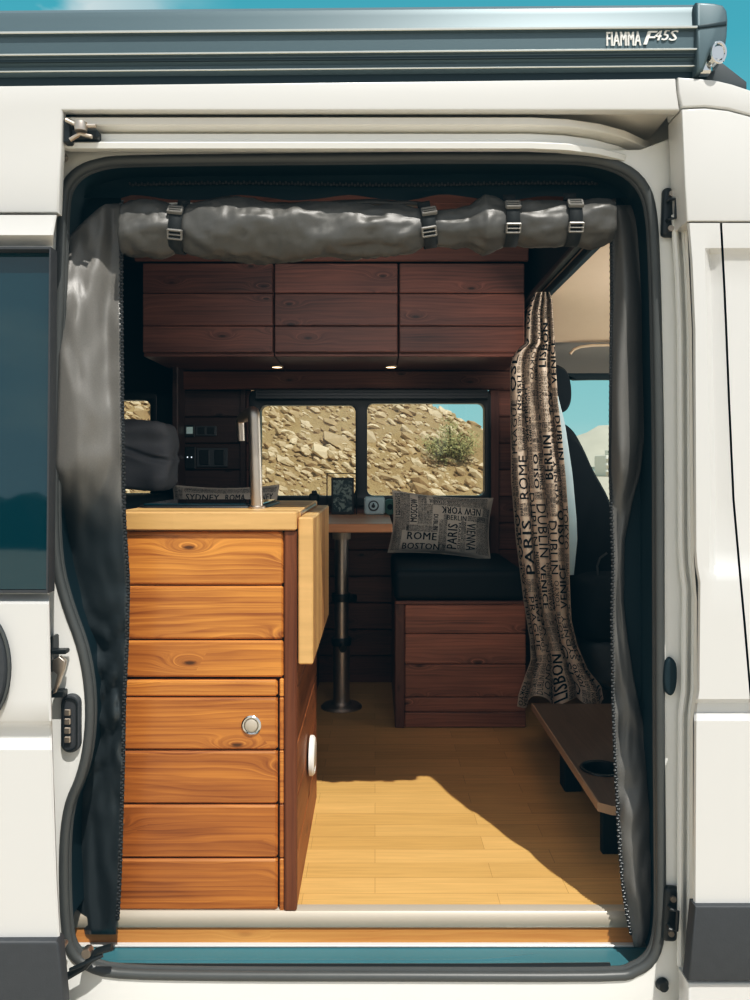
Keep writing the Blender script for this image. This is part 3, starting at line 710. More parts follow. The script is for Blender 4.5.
mb = MB(); mb.tube([T @ Vector((.057 * math.cos(2 * PI * k / 48), -.010, .057 * math.sin(2 * PI * k / 48))) for k in range(48)], .0025, 6, closed=True); mb.build('handle_rim', 'rubber', sd)
# latch and contact block on the rear jamb
la = thing('door_latch', None, None); la.parent = van; Yl = -.15
mb = MB(); mb.box(X(50, Yl), X(66, Yl), Yl, Yl + .02, Z(654.5, Yl), Z(650, Yl), .002); mb.box(X(49, Yl), X(53, Yl), Yl, Yl + .03, Z(672, Yl), Z(637, Yl), .002); mb.build('latch_body', 'black', la); mb = MB(); mb.box(X(50, Yl), X(64, Yl), Yl, Yl + .02, Z(698, Yl), Z(691, Yl), .002); mb.build('latch_stop', 'black', la)
mb = MB(); mb.plate(pxl([(53, 660), (60, 656), (66, 661), (65, 668), (57, 692), (53, 694), (58, 674), (53, 670)], Yl), [], Yl - .004, .012, .002); mb.build('latch_claw', 'metal', la)
cb = thing('contact_block', None, None); cb.parent = van; Yc = YJ - .012
mb = MB(); mb.plate(rrect(X(60.5, Yc), X(79.5, Yc), Z(753, Yc), Z(695, Yc), .0175, 8), [], Yc, .02, .003); mb.build('housing', 'cladding', cb)
mb = MB(); mb.tube([(a, Yc - .002, b) for a, b in rrect(X(63, Yc), X(77, Yc), Z(750, Yc), Z(698, Yc), .0125, 8)], .0018, 6, closed=True); mb.build('rim', 'black', cb)
for k in range(4):
    mb = MB(); y_ = 708.5 + k * 9; mb.box(X(65.2, Yc), X(71.5, Yc), Yc - .007, Yc, Z(y_ + 6.5, Yc), Z(y_, Yc), .0015); mb.build('contact', 'metal', cb)
# step: aluminium edge, pine strip, tread
mb = MB(); mb.grid([[(x, y, z) for x in (-.66, .56)] for y, z in ((.02, .0015), (.006, .002), (-.002, 0), (-.007, -.006), (-.009, -.012), (-.009, -.026), (-.006, -.032), (0, -.034))]); mb.build('step_edge_profile', 'alu', van)
mb = MB(); mb.box(-.66, .60, -.002, .02, -.066, -.033, .001, .4); mb.build('step_riser', 'sill_wood', van)
mb = MB(); mb.box(-.66, .60, -.012, .01, -.070, -.0655, .001); mb.build('tread_lip', 'white', van)
mb = MB(); mb.grid([[(x, y, z) for x in (-.70, .66)] for y, z in ((.0, -.070), (-.03, -.074), (-.060, -.078), (-.066, -.085), (-.070, -.095), (-.12, -.10))])
mb.tube([(x, -.045 + .028 * sstep(.18, .42, x), -.0765) for x in [-.55 + k * .04 for k in range(25)]], .0035, 6); mb.build('step_tread', 'tread', van)
mb = MB(); mb.tube([at(a, b, -.1) for a, b in ((92, 965), (150, 966), (300, 966), (480, 966), (610, 965))], .0045, 8); mb.build('sill_strip', 'black', van)
ra = thing('roller_arm', None, None); ra.parent = van; Ya = -.16
mb = MB(); mb.tube([at(68, 976, Ya), at(85, 966, Ya), at(98, 951, Ya), at(112, 947, Ya)], .007, 8); mb.tube([at(70, 970, Ya - .01), at(88, 962, Ya - .01), at(103, 955, Ya)], .004, 8); mb.build('arm', 'black', ra)
mb = MB(); mb.lathe([(1e-5, -.01), (.009, -.01), (.010, 0), (.009, .006), (1e-5, .006)], at(88, 951, Ya), 'Y', 14); mb.build('roller', 'metal', ra); mb = MB(); mb.lathe([(1e-5, -.008), (.006, -.008), (.006, .006)], at(64, 944, Ya), 'Y', 12); mb.build('stud', 'metal', ra)
# roof and the remaining shell (keeps daylight out where the real van does)
mb = MB(); mb.box(-2.7, .7, .02, 1.85, 1.802, 1.85, .01); mb.box(.7, 2.0, -.10, 1.85, 1.60, 1.64, .02); mb.box(.66, .71, .02, 1.85, 1.60, 1.82, .005); mb.box(-2.7, .64, .02, .075, 1.74, 1.81, .004); mb.build('roof', 'white', van)
mb = MB(); mb.box(-2.7, X(56, -.1), -.09, .03, -.3, 1.765, .005); mb.box(X(676, -.1), 2.0, -.10, -.06, -.3, .95, .005); mb.box(X(692, -.1), 2.0, -.10, -.06, .9, 1.62, .005); mb.box(-2.7, .64, -.10, .03, 1.66, 1.765, .005); mb.build('inner_shell', 'lining', van)
mb = MB(); mb.box(-2.7, .66, WB + .055, WB + .08, -.3, w1[2] - .05, .005); mb.box(-2.7, .66, WB + .055, WB + .08, w1[3] + .05, 1.84, .005); mb.box(w2[1] + .04, w1[0] - .04, WB + .055, WB + .08, .5, 1.4, .005); mb.build('far_side_panel', 'white', van)

mb = MB(); mb.rbox((1.81, .83, .41), (.19, .88, .41), .06, 5); mb.build('dashboard', 'blackmatte', van, smooth=60)  # unseen; added to block daylight from the open cab end
# ================================================================ AWNING
aw = thing('awning', 'closed anthracite roller awning case fixed along the white van roof', 'awning', at(690, 76, -.165))
YA = -.165
za = lambda py: Z(py, YA - .038)
prof = [(.05, za(-7)), (.0, za(-4.5)), (-.020, za(-1)), (-.028, za(4)), (-.0315, za(11)), (-.033, za(24.5)), (-.034, za(26)), (-.041, za(27)), (-.042, za(29.5)), (-.036, za(30.5)), (-.035, za(48)), (-.040, za(49)), (-.041, za(51)), (-.036, za(52)), (-.034, za(57)), (-.028, za(59)), (-.027, za(63)), (-.034, za(64)), (-.034, za(66)), (-.022, za(68)), (-.018, za(75)), (.05, za(76))]
xa0, xa1 = X(-700, YA), X(697, YA - .02)
mb = MB(); mb.grid([[(x, YA + dn, z) for x in (xa0, xa1)] for dn, z in prof]); mb.build('awning_case', 'awning', aw, smooth=25)
mb = MB()
for a, b_, dy in ((27, 29.5, -.0435), (49, 51, -.0425), (64, 65.6, -.0355)): mb.box(xa0, xa1, YA + dy, YA + dy + .004, za(b_), za(a), .0008)
mb.build('bright_edge', 'awning_light', aw)
mb = MB()
for a, b_, dy in ((53.5, 56.5, -.0372), (67.5, 76, -.0235)): mb.box(xa0, xa1, YA + dy, YA + dy + .01, za(b_), za(a), .0008)
mb.build('shadow_groove', 'awning_dark', aw)
ec = [(697, 1.2), (715, 2.4), (724, 4.5), (728, 10), (729, 20), (728, 36), (726, 48), (719, 47), (712, 50), (708, 60), (704, 70), (697, 72)]
mb = MB(); mb.plate(pxl(ec, YA - .045), [], YA - .045, .10, .006); mb.build('end_cap', 'awning', aw)
mb = MB(); mb.plate(pxl([(699, 25), (727, 21), (727, 25), (699, 28)], YA - .047), [], YA - .047, .01, .001); mb.build('end_cap_line', 'awning_dark', aw)
mb = MB(); cmx = at(716, 56, YA - .04); mb.lathe([(1e-5, -.012), (.012, -.012), (.014, .0), (.016, .03)], cmx, 'Y', 18); mb.tube([cmx + Vector((.012 * math.cos(a), -.012, .018 * math.sin(a))) for a in [2 * PI * k / 20 for k in range(20)]], .003, 6, closed=True); mb.box(cmx.x - .03, cmx.x - .005, cmx.y, cmx.y + .02, cmx.z - .03, cmx.z - .005, .004); mb.build('crank_eye', 'chrome', aw)
mb = MB(); mb.plate(pxl([(706, 62), (722, 62), (747, 82), (747, 89), (740, 90), (706, 80)], YO + .03), [], YO + .03, .04, .003); mb.build('mounting_bracket', 'seatgrey', aw)
mb = MB(); mb.box(xa0, X(706, YA), YA - .012, YA + .05, Z(79.5, YA), Z(71, YA), .002); mb.build('mounting_rail', 'awning_dark', aw)
lt_ = MB()
def stamp(txt, px0, px1, py0, py1, shear=0, bold=.04, dY=0):
    vs, fs, _ = word(txt, 0.0); Y = YA - .0368 - dY
    if dY < .0005:
        for k in (1, 2): stamp(txt, px0 + bold * 22 * k, px1 + bold * 22 * k, py0, py1, shear, bold, .0006 * k)
    lt_.add([(X(px0 + a * (px1 - px0), Y) + shear * b * (Z(py0, Y) - Z(py1, Y)), Y, Z(py1 + b * (py0 - py1), Y)) for a, b in vs], fs)
stamp('FIAMMA', 606.5, 640.5, 31, 45, 0, .022); stamp('F', 643.5, 652, 30.5, 44, .35, .03); stamp('45', 653, 667, 29.5, 40, .3, .02); stamp('S', 668.5, 675.5, 30, 40.5, .3, .02)
lt_.build('lettering', 'print_white', aw, smooth=0)
# the case runs very slightly nose-up
bpy.context.view_layer.update()
aw.rotation_euler = (0, -.0085, 0)

# ================================================================ INSECT SCREEN round the opening
sn = thing('insect_screen', 'grey fabric insect screen framing the door opening, centre rolled up and strapped at the top', 'screen', (0, -.03, 0))
def panel(name, left, right, Yf, y0, y1, ny=90, nx=16, skew=None):
    rows = []
    for i in range(ny + 1):
        t_ = i / ny; y = y0 + (y1 - y0) * t_; row = []
        for j in range(nx + 1):
            u = j / nx; yy = y + (skew(u) if skew else 0) * (1 - t_ if skew and t_ < .5 else 0) * max(0, 1 - t_ * 8)
            Y = Yf(u, y); row.append(at(interp(left, yy) + (interp(right, yy) - interp(left, yy)) * u, yy, Y))
        rows.append(row)
    mb = MB(); mb.grid(rows)
    o = mb.build(name, 'screen_painted_shade' if Yf is YL else 'screen', sn, smooth=180); sm = o.modifiers.new('thick', 'SOLIDIFY'); sm.thickness = .0015
    return o
LZ = [(200, 121), (300, 121), (400, 122), (470, 123), (520, 124), (580, 128), (640, 127), (700, 124), (760, 123), (830, 121), (880, 119.5), (910, 118), (934, 116)]
LL = [(200, 68), (300, 61), (480, 56), (560, 58), (620, 74), (680, 88), (740, 86), (790, 72), (850, 66), (900, 67), (934, 76)]
def YL(u, y):
    b = interp([(200, -.045), (300, -.075), (400, -.10), (455, -.107), (500, -.09), (560, -.082), (640, -.078), (700, -.078), (760, -.068), (934, -.04)], y)
    wr = .014 * nz(u * 2.2, y * .012, 1) + .008 * nz(u * 5, y * .035, 2)
    k = math.exp(-((y - 700) / 95) ** 2)
    wr += k * (.034 * (abs(nz(u * 2.2 + y * .012, y * .030, 5)) - .2) + .020 * nz(u * 4 - y * .02, y * .055, 6))
    fold = .022 * math.exp(-((u - .85) / .18) ** 2) * (1 - sstep(430, 520, y))
    lo = sstep(440, 560, y); b += .05 * lo * (1 - u) * 1.6 - .012 * lo
    b += -.03 * (1 - u) * (1 - lo)
    return max(-.125, min(.05 if u < .40 else -.026, b + wr + fold * .6))
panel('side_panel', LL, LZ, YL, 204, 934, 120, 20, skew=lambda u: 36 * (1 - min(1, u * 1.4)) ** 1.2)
RZ = [(205, 611), (300, 611.5), (470, 610), (560, 613), (620, 612), (700, 613), (760, 615), (820, 618), (880, 622), (910, 626), (947, 634)]
RRt = [(205, 632), (230, 640), (300, 645), (430, 645), (470, 641), (500, 633), (540, 625), (600, 624), (640, 628), (680, 634), (720, 643), (760, 651), (810, 656), (900, 658), (930, 655), (947, 648)]
def YR(u, y):
    b = interp([(205, .0), (300, -.02), (450, -.03), (480, -.02), (560, .0), (640, .01), (700, -.01), (800, -.035), (900, -.045), (947, -.045)], y)
    rl = .035 * math.sin(PI * min(1, u * 1.1)) * interp([(205, 1), (470, 1), (520, .2), (640, -.6), (720, .1), (800, .6)], y)
    return min(-.022, b - rl) + .010 * nz(u * 2.5, y * .014, 8) + .008 * nz(u * 4 + y * .01, y * .04, 3) * sstep(640, 720, y) + .05 * max(0, u - .75) ** 1.2
panel('side_panel', RZ, RRt, YR, 205, 947, 120, 18)
def zipper(pts, Yf, nm='zipper'):
    mb = MB(); tp_ = MB(); L = [at(a, b, Yf(b)) for a, b in pts]; d = 0; acc = []
    for p, q in zip(L, L[1:]):
        n_ = max(1, int((q - p).length / .0055))
        acc += [(p.lerp(q, k / n_), (q - p).normalized()) for k in range(n_)]
    for k, (p, t_) in enumerate(acc):
        u = Vector((t_.z, 0, -t_.x)) * (.0016 if k % 2 else -.0016); c = p + u
        mb.box(c.x - .0016 - abs(t_.z) * .0012, c.x + .0016 + abs(t_.z) * .0012, c.y - .003, c.y, c.z - .0013 - abs(t_.x) * .001, c.z + .0013 + abs(t_.x) * .001, .0004, 0)
    tp_.tube([p + Vector((0, .001, 0)) for p in L], .0028, 6)
    o = tp_.build(nm, 'strap', sn); mb.build('teeth', 'zip', o, smooth=0, weld=False)
zipper([(122, 201)] + [(interp(LZ, y) + .5, y) for y in range(215, 930, 15)], lambda y: YL(1, max(206, y)) - .003)
zipper([(611, 203)] + [(interp(RZ, y), y) for y in range(215, 948, 15)], lambda y: YR(0, max(206, y)) - .003)
# header cloth
mb = MB(); rows = []
for i in range(9):
    y = 166 + 32 * i / 8
    rows.append([at(62 + 594 * j / 60, y + (3 * nz(j * .25, 1) + 2.5 * math.sin(j * .6)) * (i / 8) ** 2 * (1 if 6 < j < 56 else 0), -.012 + .004 * nz(j * .3, i * .4) - .01 * i / 8) for j in range(61)])
mb.grid(rows); o = mb.build('header', 'lining', sn, smooth=180)
for a, b_ in ((62, 121), (614, 656)):
    mb = MB(); mb.grid([[at((a if a < 200 else interp(RZ, y) + 5) + (b_ - (a if a < 200 else interp(RZ, y) + 5)) * u, y, .006) for u in (0, .5, 1)] for y in (170, 300, 400, 500, 600, 700, 760, 820, 880, 930)])
    mb.build('backing_panel', 'lining', sn, smooth=0)
zipper([(x, 184 + 1.0 * math.sin(x * .02)) for x in range(130, 608, 12)], lambda y: -.03)
# rolled-up centre
def roll_c(px): return interp([(125, 231), (180, 230), (300, 231), (400, 231), (428, 228), (455, 229), (480, 226), (510, 224), (540, 226), (570, 223), (612, 223)], px)
def roll_r(px):
    r = interp([(124, 24), (132, 26), (160, 27), (172, 24), (180, 20), (190, 24), (215, 27), (260, 29), (330, 26), (390, 25), (415, 21), (428, 16.5), (440, 18), (468, 19), (474, 22), (484, 27), (492, 25), (510, 19), (530, 22), (556, 23), (571, 19.5), (590, 22), (606, 21), (613, 18)], px); return r
N_ = 220; rows = []
for i in range(N_ + 1):
    px = 124.5 + (612.5 - 124.5) * i / N_; row = []
    for k in range(40):
        a = 2 * PI * k / 40
        near = min(abs(px - s_) for s_ in (180, 428, 510, 571))
        pin = math.exp(-(near / 16) ** 2)
        f = 1 + .14 * abs(nz(px * .045 + math.cos(a + .6) * 3.2, math.sin(a) * 1.5, 5)) + .20 * nz(px * .02, math.cos(a) * 1.2, math.sin(a) * 1.2 + 3) + .20 * (abs(nz(px * .03 + math.sin(a) * 1.3, math.cos(a) * 1.6, math.sin(a) * 2.6)) - .25) + .10 * (abs(nz(px * .075 + math.cos(a) * 2 + math.sin(a) * 2, math.cos(a) * 3, math.sin(a) * 4)) - .2) + .03 * nz(px * .2, math.cos(a) * 6, math.sin(a) * 6)
        f += pin * .16 * math.sin(a * 7 + px * .05) * (1 - pin)
        f = 1 + (f - 1) * (1 - .75 * pin)
        s_ = sc(-.085); r = roll_r(px) / s_
        c = at(px, roll_c(px), -.085)
        row.append(c + Vector((0, -math.cos(a) * r * f * .85, math.sin(a) * r * f)))
    rows.append(row)
mb = MB(); mb.grid(rows, True); mb.add(rows[0], [list(range(40))]); mb.add(rows[-1], [list(range(40))]); mb.build('rolled_screen', 'roll', sn, smooth=180)
for px, tilt, dx in ((180, .10, 0), (428, -.16, 0), (510, .0, 0), (571, .0, 0)):
    r = (roll_r(px) + 1.5) / sc(-.085); c = at(px, roll_c(px), -.085); rows = []
    for k in range(29):
        a = math.radians(-150 + 330 * k / 28); u = Vector((math.sin(tilt), 0, math.cos(tilt)))
        p = c + Vector((0, -math.cos(a) * r * .95, 0)) + u * math.sin(a) * r * 1.06
        if k >= 26: p = c + Vector((0, .01, 0)) + u * (r * 1.06 + (k - 25) * .006)
        sidev = Vector((math.cos(tilt), 0, -math.sin(tilt))) * (.0125)
        rows.append([p - sidev, p + sidev])
    mb = MB(); mb.grid(rows); st = mb.build('strap', 'strap', sn, smooth=60); sm = st.modifiers.new('thick', 'SOLIDIFY'); sm.thickness = .002; sm.offset = 1
    for ang in (38, -28):
        a = math.radians(ang); p = c + Vector((0, -math.cos(a) * (r * .95 + .006), math.sin(a) * r * 1.06))
        T = Matrix.Translation(p) @ Matrix.Rotation(tilt, 4, 'Y') @ Matrix.Rotation(-a, 4, 'X')
        mb = MB()
        for z_, h_ in ((.0095, .0028), (0, .0022), (-.0095, .0028)): mb.box(-.017, .017, -.004, .004, z_ - h_, z_ + h_, .0015, T=T @ Matrix.Diagonal((.84, 1, .84, 1)))
        for x_ in (-.0155, .0155): mb.box(x_ - .0025, x_ + .0025, -.0035, .0035, -.011, .011, .001, T=T @ Matrix.Diagonal((.84, 1, .84, 1)))
        mb.build('buckle', 'buckle', st)
mb = MB(); rows = []
for i in range(61):
    px = 200 + 230 * i / 60; h_ = 4 + 6 * math.exp(-((px - 228) / 22) ** 2) + 3 * math.exp(-((px - 370) / 40) ** 2)
    rows.append([at(px, 207, -.02), at(px, 207 - h_ * .5, -.035 - .01 * nz(px * .05, 2)), at(px, 206 - h_ + 2 * nz(px * .06, 9), -.03)])
mb.grid(rows); o = mb.build('loose_flap', 'roll', sn, smooth=180); sm = o.modifiers.new('thick', 'SOLIDIFY'); sm.thickness = .002
mb = MB(); mb.tube([at(140, 205, -.06), at(150, 205, -.062), at(151, 205, -.062)], .0045, 10); mb.tube([at(150, 205, -.06), at(165, 204, -.06), at(178, 203.5, -.055), at(200, 204, -.05), at(218, 201, -.04)], .0022, 6); mb.build('pull_cord', 'shade_metal', sn)

# ================================================================ KITCHEN BLOCK
K0, K1, KX = .0, .56, -.163                          # front, back, right side
kc = thing('kitchen_cabinet', 'stained pine plank kitchen cabinet with round push lock, standing in the doorway', 'cabinet', (-.40, .28, 0))
zk = lambda py: Z(py, K0)
xk = lambda px: X(px, K0)
mb = MB(); boards(mb, -.545, xk(283.5), K0, K0 + .02, [zk(678), zk(640), zk(585.5), zk(531)], .0045, tones=(.55, .85, .9))  # tones of panel and door rise upwards: sunlight shading put into colour
mb.box(-.545, xk(283.5), K0 + .002, K0 + .02, zk(530.5), zk(527), .001, .2)
for a, b_ in ((912, 858.5), (858.5, 804.5), (804.5, 750.5), (750.5, 697.2), (697.2, 678.5)): mb.box(xk(279.5), xk(284), K0, K0 + .02, zk(a) + .001, zk(b_) - .001, .002)
mb.build('front_panel', 'pine', kc)
dr = MB(); boards(dr, -.543, xk(277.5), K0 - .001, K0 + .018, [zk(911), zk(858.5), zk(804.5), zk(750.5), zk(697.2), zk(679.5)], .0045, tones=(.2, .05, .25, .35, .7))
dr = dr.build('door', 'pine', kc)
def pushlock(px, py, Y, par, side=False, k=1.0):
    c = at(px, py, Y) if not side else Vector((Y, px, py))
    ax = 'Y' if not side else 'X'; sg = 1 if not side else -1
    mb = MB(); mb.lathe([(a * k, b * (k if b * sg < 0 else 1)) for a, b in ((.0205, sg * .001), (.0205, -sg * .003), (.018, -sg * .005), (.0155, -sg * .0045), (.0145, -sg * .002), (.0135, -sg * .0015))], c, ax, 36); r = mb.build('push_lock', 'print_white' if side else 'chrome', par)
    mb = MB(); mb.lathe([(a * k, b * (k if b * sg < 0 else 1)) for a, b in ((1e-5, -sg * .006), (.010, -sg * .0055), (.0128, -sg * .004), (.0133, sg * .001))], c, ax, 36); mb.build('button', 'alu', r)
pushlock(251.5, 725, K0 - .001, dr)
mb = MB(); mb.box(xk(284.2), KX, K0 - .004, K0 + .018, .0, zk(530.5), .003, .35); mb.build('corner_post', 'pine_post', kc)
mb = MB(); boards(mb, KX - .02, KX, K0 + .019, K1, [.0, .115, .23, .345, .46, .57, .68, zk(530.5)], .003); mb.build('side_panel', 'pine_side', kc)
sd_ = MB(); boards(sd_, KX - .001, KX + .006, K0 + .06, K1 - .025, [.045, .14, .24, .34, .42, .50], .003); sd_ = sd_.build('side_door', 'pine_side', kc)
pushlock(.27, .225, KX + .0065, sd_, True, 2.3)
mb = MB(); mb.box(-.545, KX - .02, K0 + .02, K1, .0, zk(530.5), .003); mb.build('carcass', 'black_pine', kc)
wt = thing('worktop', 'pale butcher-block worktop with folded-down leaf on the kitchen cabinet', 'worktop', (-.40, .28, zk(530)))
zt0, zt1 = zk(530), zk(511.5)
sx0, sx1, sy0, sy1 = -.52, -.27, .16, .42
mb = MB(); mb.box(-.545, xk(297), K0 - .012, sy0, zt0, zt1, .003, 0); mb.box(-.545, xk(297), sy1, K1 + .02, zt0, zt1, .003, 0); mb.box(-.545, sx0, sy0, sy1, zt0, zt1, .001, 0); mb.box(sx1, xk(297), sy0, sy1, zt0, zt1, .001, 0)
mb.build('slab', 'butcher', wt, weld=False)
mb = MB(); mb.box(xk(297) + .0015, xk(313), K0 + .003, K1, Z(665, 0), zk(517.5), .003, 0); mb.build('drop_leaf', 'butcher_end', wt)
mb = MB(); mb.tube([(xk(297.5), K0 + .08, zk(515)), (xk(297.5), K1 - .08, zk(515))], .004, 8); mb.build('hinge', 'metal', wt)
sk = thing('sink', 'dark glass-lidded sink let into the butcher-block worktop', 'sink', ((sx0 + sx1) / 2, (sy0 + sy1) / 2, zt1))
mb = MB(); sxc, syc = (sx0 + sx1) / 2, (sy0 + sy1) / 2
def ring(hx, hy, r, z): return [(sxc + a, syc + b, z) for a, b in rrect(-hx, hx, -hy, hy, r, 5)]
mb.grid([ring(.149, .144, .03, zt1 + .0005), ring(.147, .142, .03, zt1 + .005), ring(.132, .127, .03, zt1 + .005), ring(.128, .123, .03, zt1), ring(.12, .115, .03, zt1 - .030), ring(.02, .02, .01, zt1 - .034)], True); mb.build('basin', 'black', sk)
mb = MB(); mb.box(sxc - .135, sxc + .135, syc - .13, syc + .13, zt1 + .0052, zt1 + .0092, .002); mb.build('lid', 'darkglass', sk)
ho = thing('tap', 'brushed steel square-necked tap rising from the butcher-block worktop', 'tap', (X(256, .22), .22, zt1))
c0 = Vector((X(257, .13), .13, zt1)); s_ = sc(.13)
zt_ = Z(411, .13); c1 = Vector((X(254, .13), .13, zt_)); 
def bend(a, b, c, r, n=6):
    d1 = (a - b).normalized(); d2 = (c - b).normalized(); return [(b + d1 * r).lerp(b, t) .lerp(b.lerp(b + d2 * r, t), t) for t in [k / n for k in range(n + 1)]]
c2 = Vector((X(238.5, .22), .24, zt_ - .012)); c3 = Vector((X(239.5, .22), .24, Z(441, .24)))
mb = MB(); mb.tube([c0] + bend(c0, c1, c2, .018) + [c1.lerp(c2, .7)], .0138, 18); mb.build('neck', 'metal', ho)
mb = MB(); mb.tube([c1.lerp(c2, .6)] + bend(c1, c2, c3, .012) + [c3], .0098, 16); mb.build('spout', 'metal', ho)
mb = MB(); mb.lathe([(1e-5, .006), (.017, .006), (.019, .004), (.019, 0), (1e-5, 0)], c0, 'Z', 28); mb.build('base_ring', 'metal', ho)

# ================================================================ OVERHEAD CABINETS
YO2 = 1.30; zb, ztop = Z(352.5, YO2), Z(263, YO2)
for k, (a, b_, lab) in enumerate(((142, 273, 'stained pine overhead cabinet farthest toward the bed, above the socket wall'), (274, 398, 'stained pine overhead cabinet in the middle, between the two recessed spotlights'), (399, 525, 'stained pine overhead cabinet next to the patterned curtain'))):
    x0, x1 = X(a, YO2), X(b_, YO2)
    oc = thing('overhead_cabinet', lab, 'cabinet', ((x0 + x1) / 2, 1.5, zb), 'overhead cabinets above the window')
    mb = MB(); mb.box(x0, x1, YO2 + .022, WB, zb - .012, ztop, .002, .1 + .2 * k); mb.build('carcass', 'dark_pine', oc)
    zz = [zb, zb + (ztop - zb) * (352 - 325.5) / 89, zb + (ztop - zb) * (352 - 293) / 89, ztop]
    mb = MB(); boards(mb, x0 + .002, x1 - .002, YO2, YO2 + .02, zz, .003); mb.build('door', 'dark_pine', oc)
for px, lab in ((277, 'small oval spotlight under the cabinet joint nearer the tap'), (391, 'small oval spotlight under the cabinets nearer the curtain')):
    Yl = 1.60; c = Vector((X(px, Yl), Yl, zb - .012))
    sp = thing('recessed_spotlight', lab, 'light', c, 'recessed spotlights under the overhead cabinets')
    mb = MB(); mb.lathe([(.026, 0), (.026, -.004), (.022, -.006), (.020, -.004)], c, 'Z', 24); mb.build('rim', 'alu', sp)
    mb = MB(); mb.lathe([(1e-5, -.0055), (.020, -.0045)], c, 'Z', 24); mb.build('lens', 'lamp', sp)

# sockets on the wall above the worktop
def onwall(px0, px1, py0, py1, mb, Y, dz=.012, b=.003, m=None): mb.box(X(px0, Y), X(px1, Y), Y - dz, Y, Z(py1, Y), Z(py0, Y), b, .0, m)
YW = 1.75
so_ = thing('double_socket', 'black double socket in a faint frame on the dark wall behind the tap', 'socket', at(212, 458, YW))
mb = MB(); onwall(197, 228, 448, 467, mb, YW); mb.build('frame_plate', 'seatgrey', so_)
for a in (200, 215): mb = MB(); onwall(a, a + 10, 450, 465, mb, YW, .016); mb.build('insert', 'black', so_)
us = thing('charging_socket', 'small black socket with two glowing dots beside the double socket', 'socket', at(187, 459, YW))
mb = MB(); onwall(185.5, 196, 447, 469, mb, YW); mb.build('plate', 'black', us)
mb = MB(); onwall(187.6, 188.8, 456.5, 458, mb, YW, .0135, .0003); onwall(191.6, 192.8, 456.5, 458, mb, YW, .0135, .0003); mb.build('led', 'ledw', us)
dp = thing('control_display', 'small teal-lit control display on the dark plank wall by the bed', 'display', at(185, 431, YW))
mb = MB(); onwall(185.5, 195, 425, 437, mb, YW); mb.build('housing', 'black', dp)
mb = MB(); onwall(187, 193.5, 427, 434, mb, YW, .0135, .0005); mb.build('screen', 'led', dp)
sw = thing('switch_panel', 'wide black switch panel above the double socket', 'switch', at(206, 431, YW))
mb = MB(); onwall(196, 217, 426, 436, mb, YW); mb.build('plate', 'seatgrey', sw)
for a in (198, 207.5): mb = MB(); onwall(a, a + 8, 427.5, 434.5, mb, YW, .015); mb.build('rocker', 'black', sw)

# ================================================================ BENCHES, CUSHIONS, PILLOWS
BY = 1.155; zsB = Z(601, BY)
def bench(name, lab, x0, x1, front=True):
    b = thing(name, lab, 'bench', ((x0 + x1) / 2, BY + .28, 0), None)
    p = X(404.5, BY) - X(395, BY)
    mb = MB(); mb.box(x0, x0 + p, BY, BY + .03, 0, zsB, .003, .4); mb.build('corner_post', 'dark_post', b)
    mb = MB(); boards(mb, x0 + p + .001, x1, BY, BY + .02, [0, Z(712.5, BY), Z(697.5, BY), Z(664.5, BY), Z(634, BY), zsB - .012], .004); mb.build('front_panel', 'bench_pine', b)
    mb = MB(); boards(mb, x0, x0 + .02, BY + .03, WB, [0, .1145, .229, .343, zsB - .012], .003); mb.build('side_panel', 'dark_pine', b)
    mb = MB(); mb.box(x0 + .02, x1, BY + .02, WB, .0, zsB - .006, .002); mb.build('carcass', 'black_pine', b)
    mb = MB(); mb.box(x0, x1, BY - .004, WB, zsB - .012, zsB, .003, .3); mb.build('seat_board', 'dark_pine', b)
    return b
bench('bench', 'stained pine box bench under the black seat cushion, right of the table leg', X(395, BY), X(526, BY))
def seat_pad(lab, x0, x1):
    mb = MB(); mb.rbox(((x0 + x1) / 2, (BY + WB) / 2 - .005, zsB + .055), ((x1 - x0) / 2, (WB - BY) / 2 + .0, .054), .022, 8)
    cu = tag(mb.build('bench_cushion', 'vinyl', smooth=180), lab, 'cushion')
    pp = MB(); h = rrect(x0 + .006, x1 - .006, BY + .002, WB - .012, .02, 4)
    pp.tube([(a, b, zsB + .096) for a, b in h], .0035, 6, closed=True); pp.build('piping', 'black', cu)
    return cu
seat_pad('black padded seat cushion on the pine bench beside the curtain', X(394, BY), X(527, BY))
def pillow(name, lab, c, hw, hh, th, T, forced, seed, cat='pillow'):
    p = thing(name, lab, cat, c, 'pillows printed with city names'); R = random.Random(seed)
    def S(u, v, side):
        e = max(0, (1 - abs(u) ** 3.0)) ** .6 * max(0, (1 - abs(v) ** 3.0)) ** .6
        xx = hw * u * (1 - .07 * (1 - v * v) * abs(u)) ; zz = hh * v * (1 - .10 * (1 - u * u) * abs(v))
        wr = .006 * nz(u * 2.2 + seed, v * 2.2, side) * e + .004 * nz(u * 6, v * 6 + seed, side) * (1 - e)
        return Vector(c) + T @ Vector((xx, -side * (th * e + .0015) + wr, zz))
    n = 36
    mb = MB()
    for side in (1, -1): mb.grid([[S(-1 + 2 * i / n, -1 + 2 * j / n, side) for i in range(n + 1)] for j in range(n + 1)])
    mb.build('cover', 'linen_grey', p, smooth=180)
    lt = MB(); bl = []
    for r in forced[1]: split(*r, R, bl, .05)
    def surf(u, v): q = S(u, v, 1); n_ = T @ Vector((0, -1, 0)); return q + n_ * .0016
    collage(lt, list(forced[0]) + bl, surf, R, .10)
    lt.build('lettering', 'ink', p, smooth=0, weld=False)
    mb = MB(); mb.tube([S(a, b, 0) for a, b in [(-1 + 2 * k / 20, -1) for k in range(20)] + [(1, -1 + 2 * k / 14) for k in range(14)] + [(1 - 2 * k / 20, 1) for k in range(20)] + [(-1, 1 - 2 * k / 14) for k in range(14)]], .0025, 5, closed=True); mb.build('seam', 'linen_grey', p)
    return p
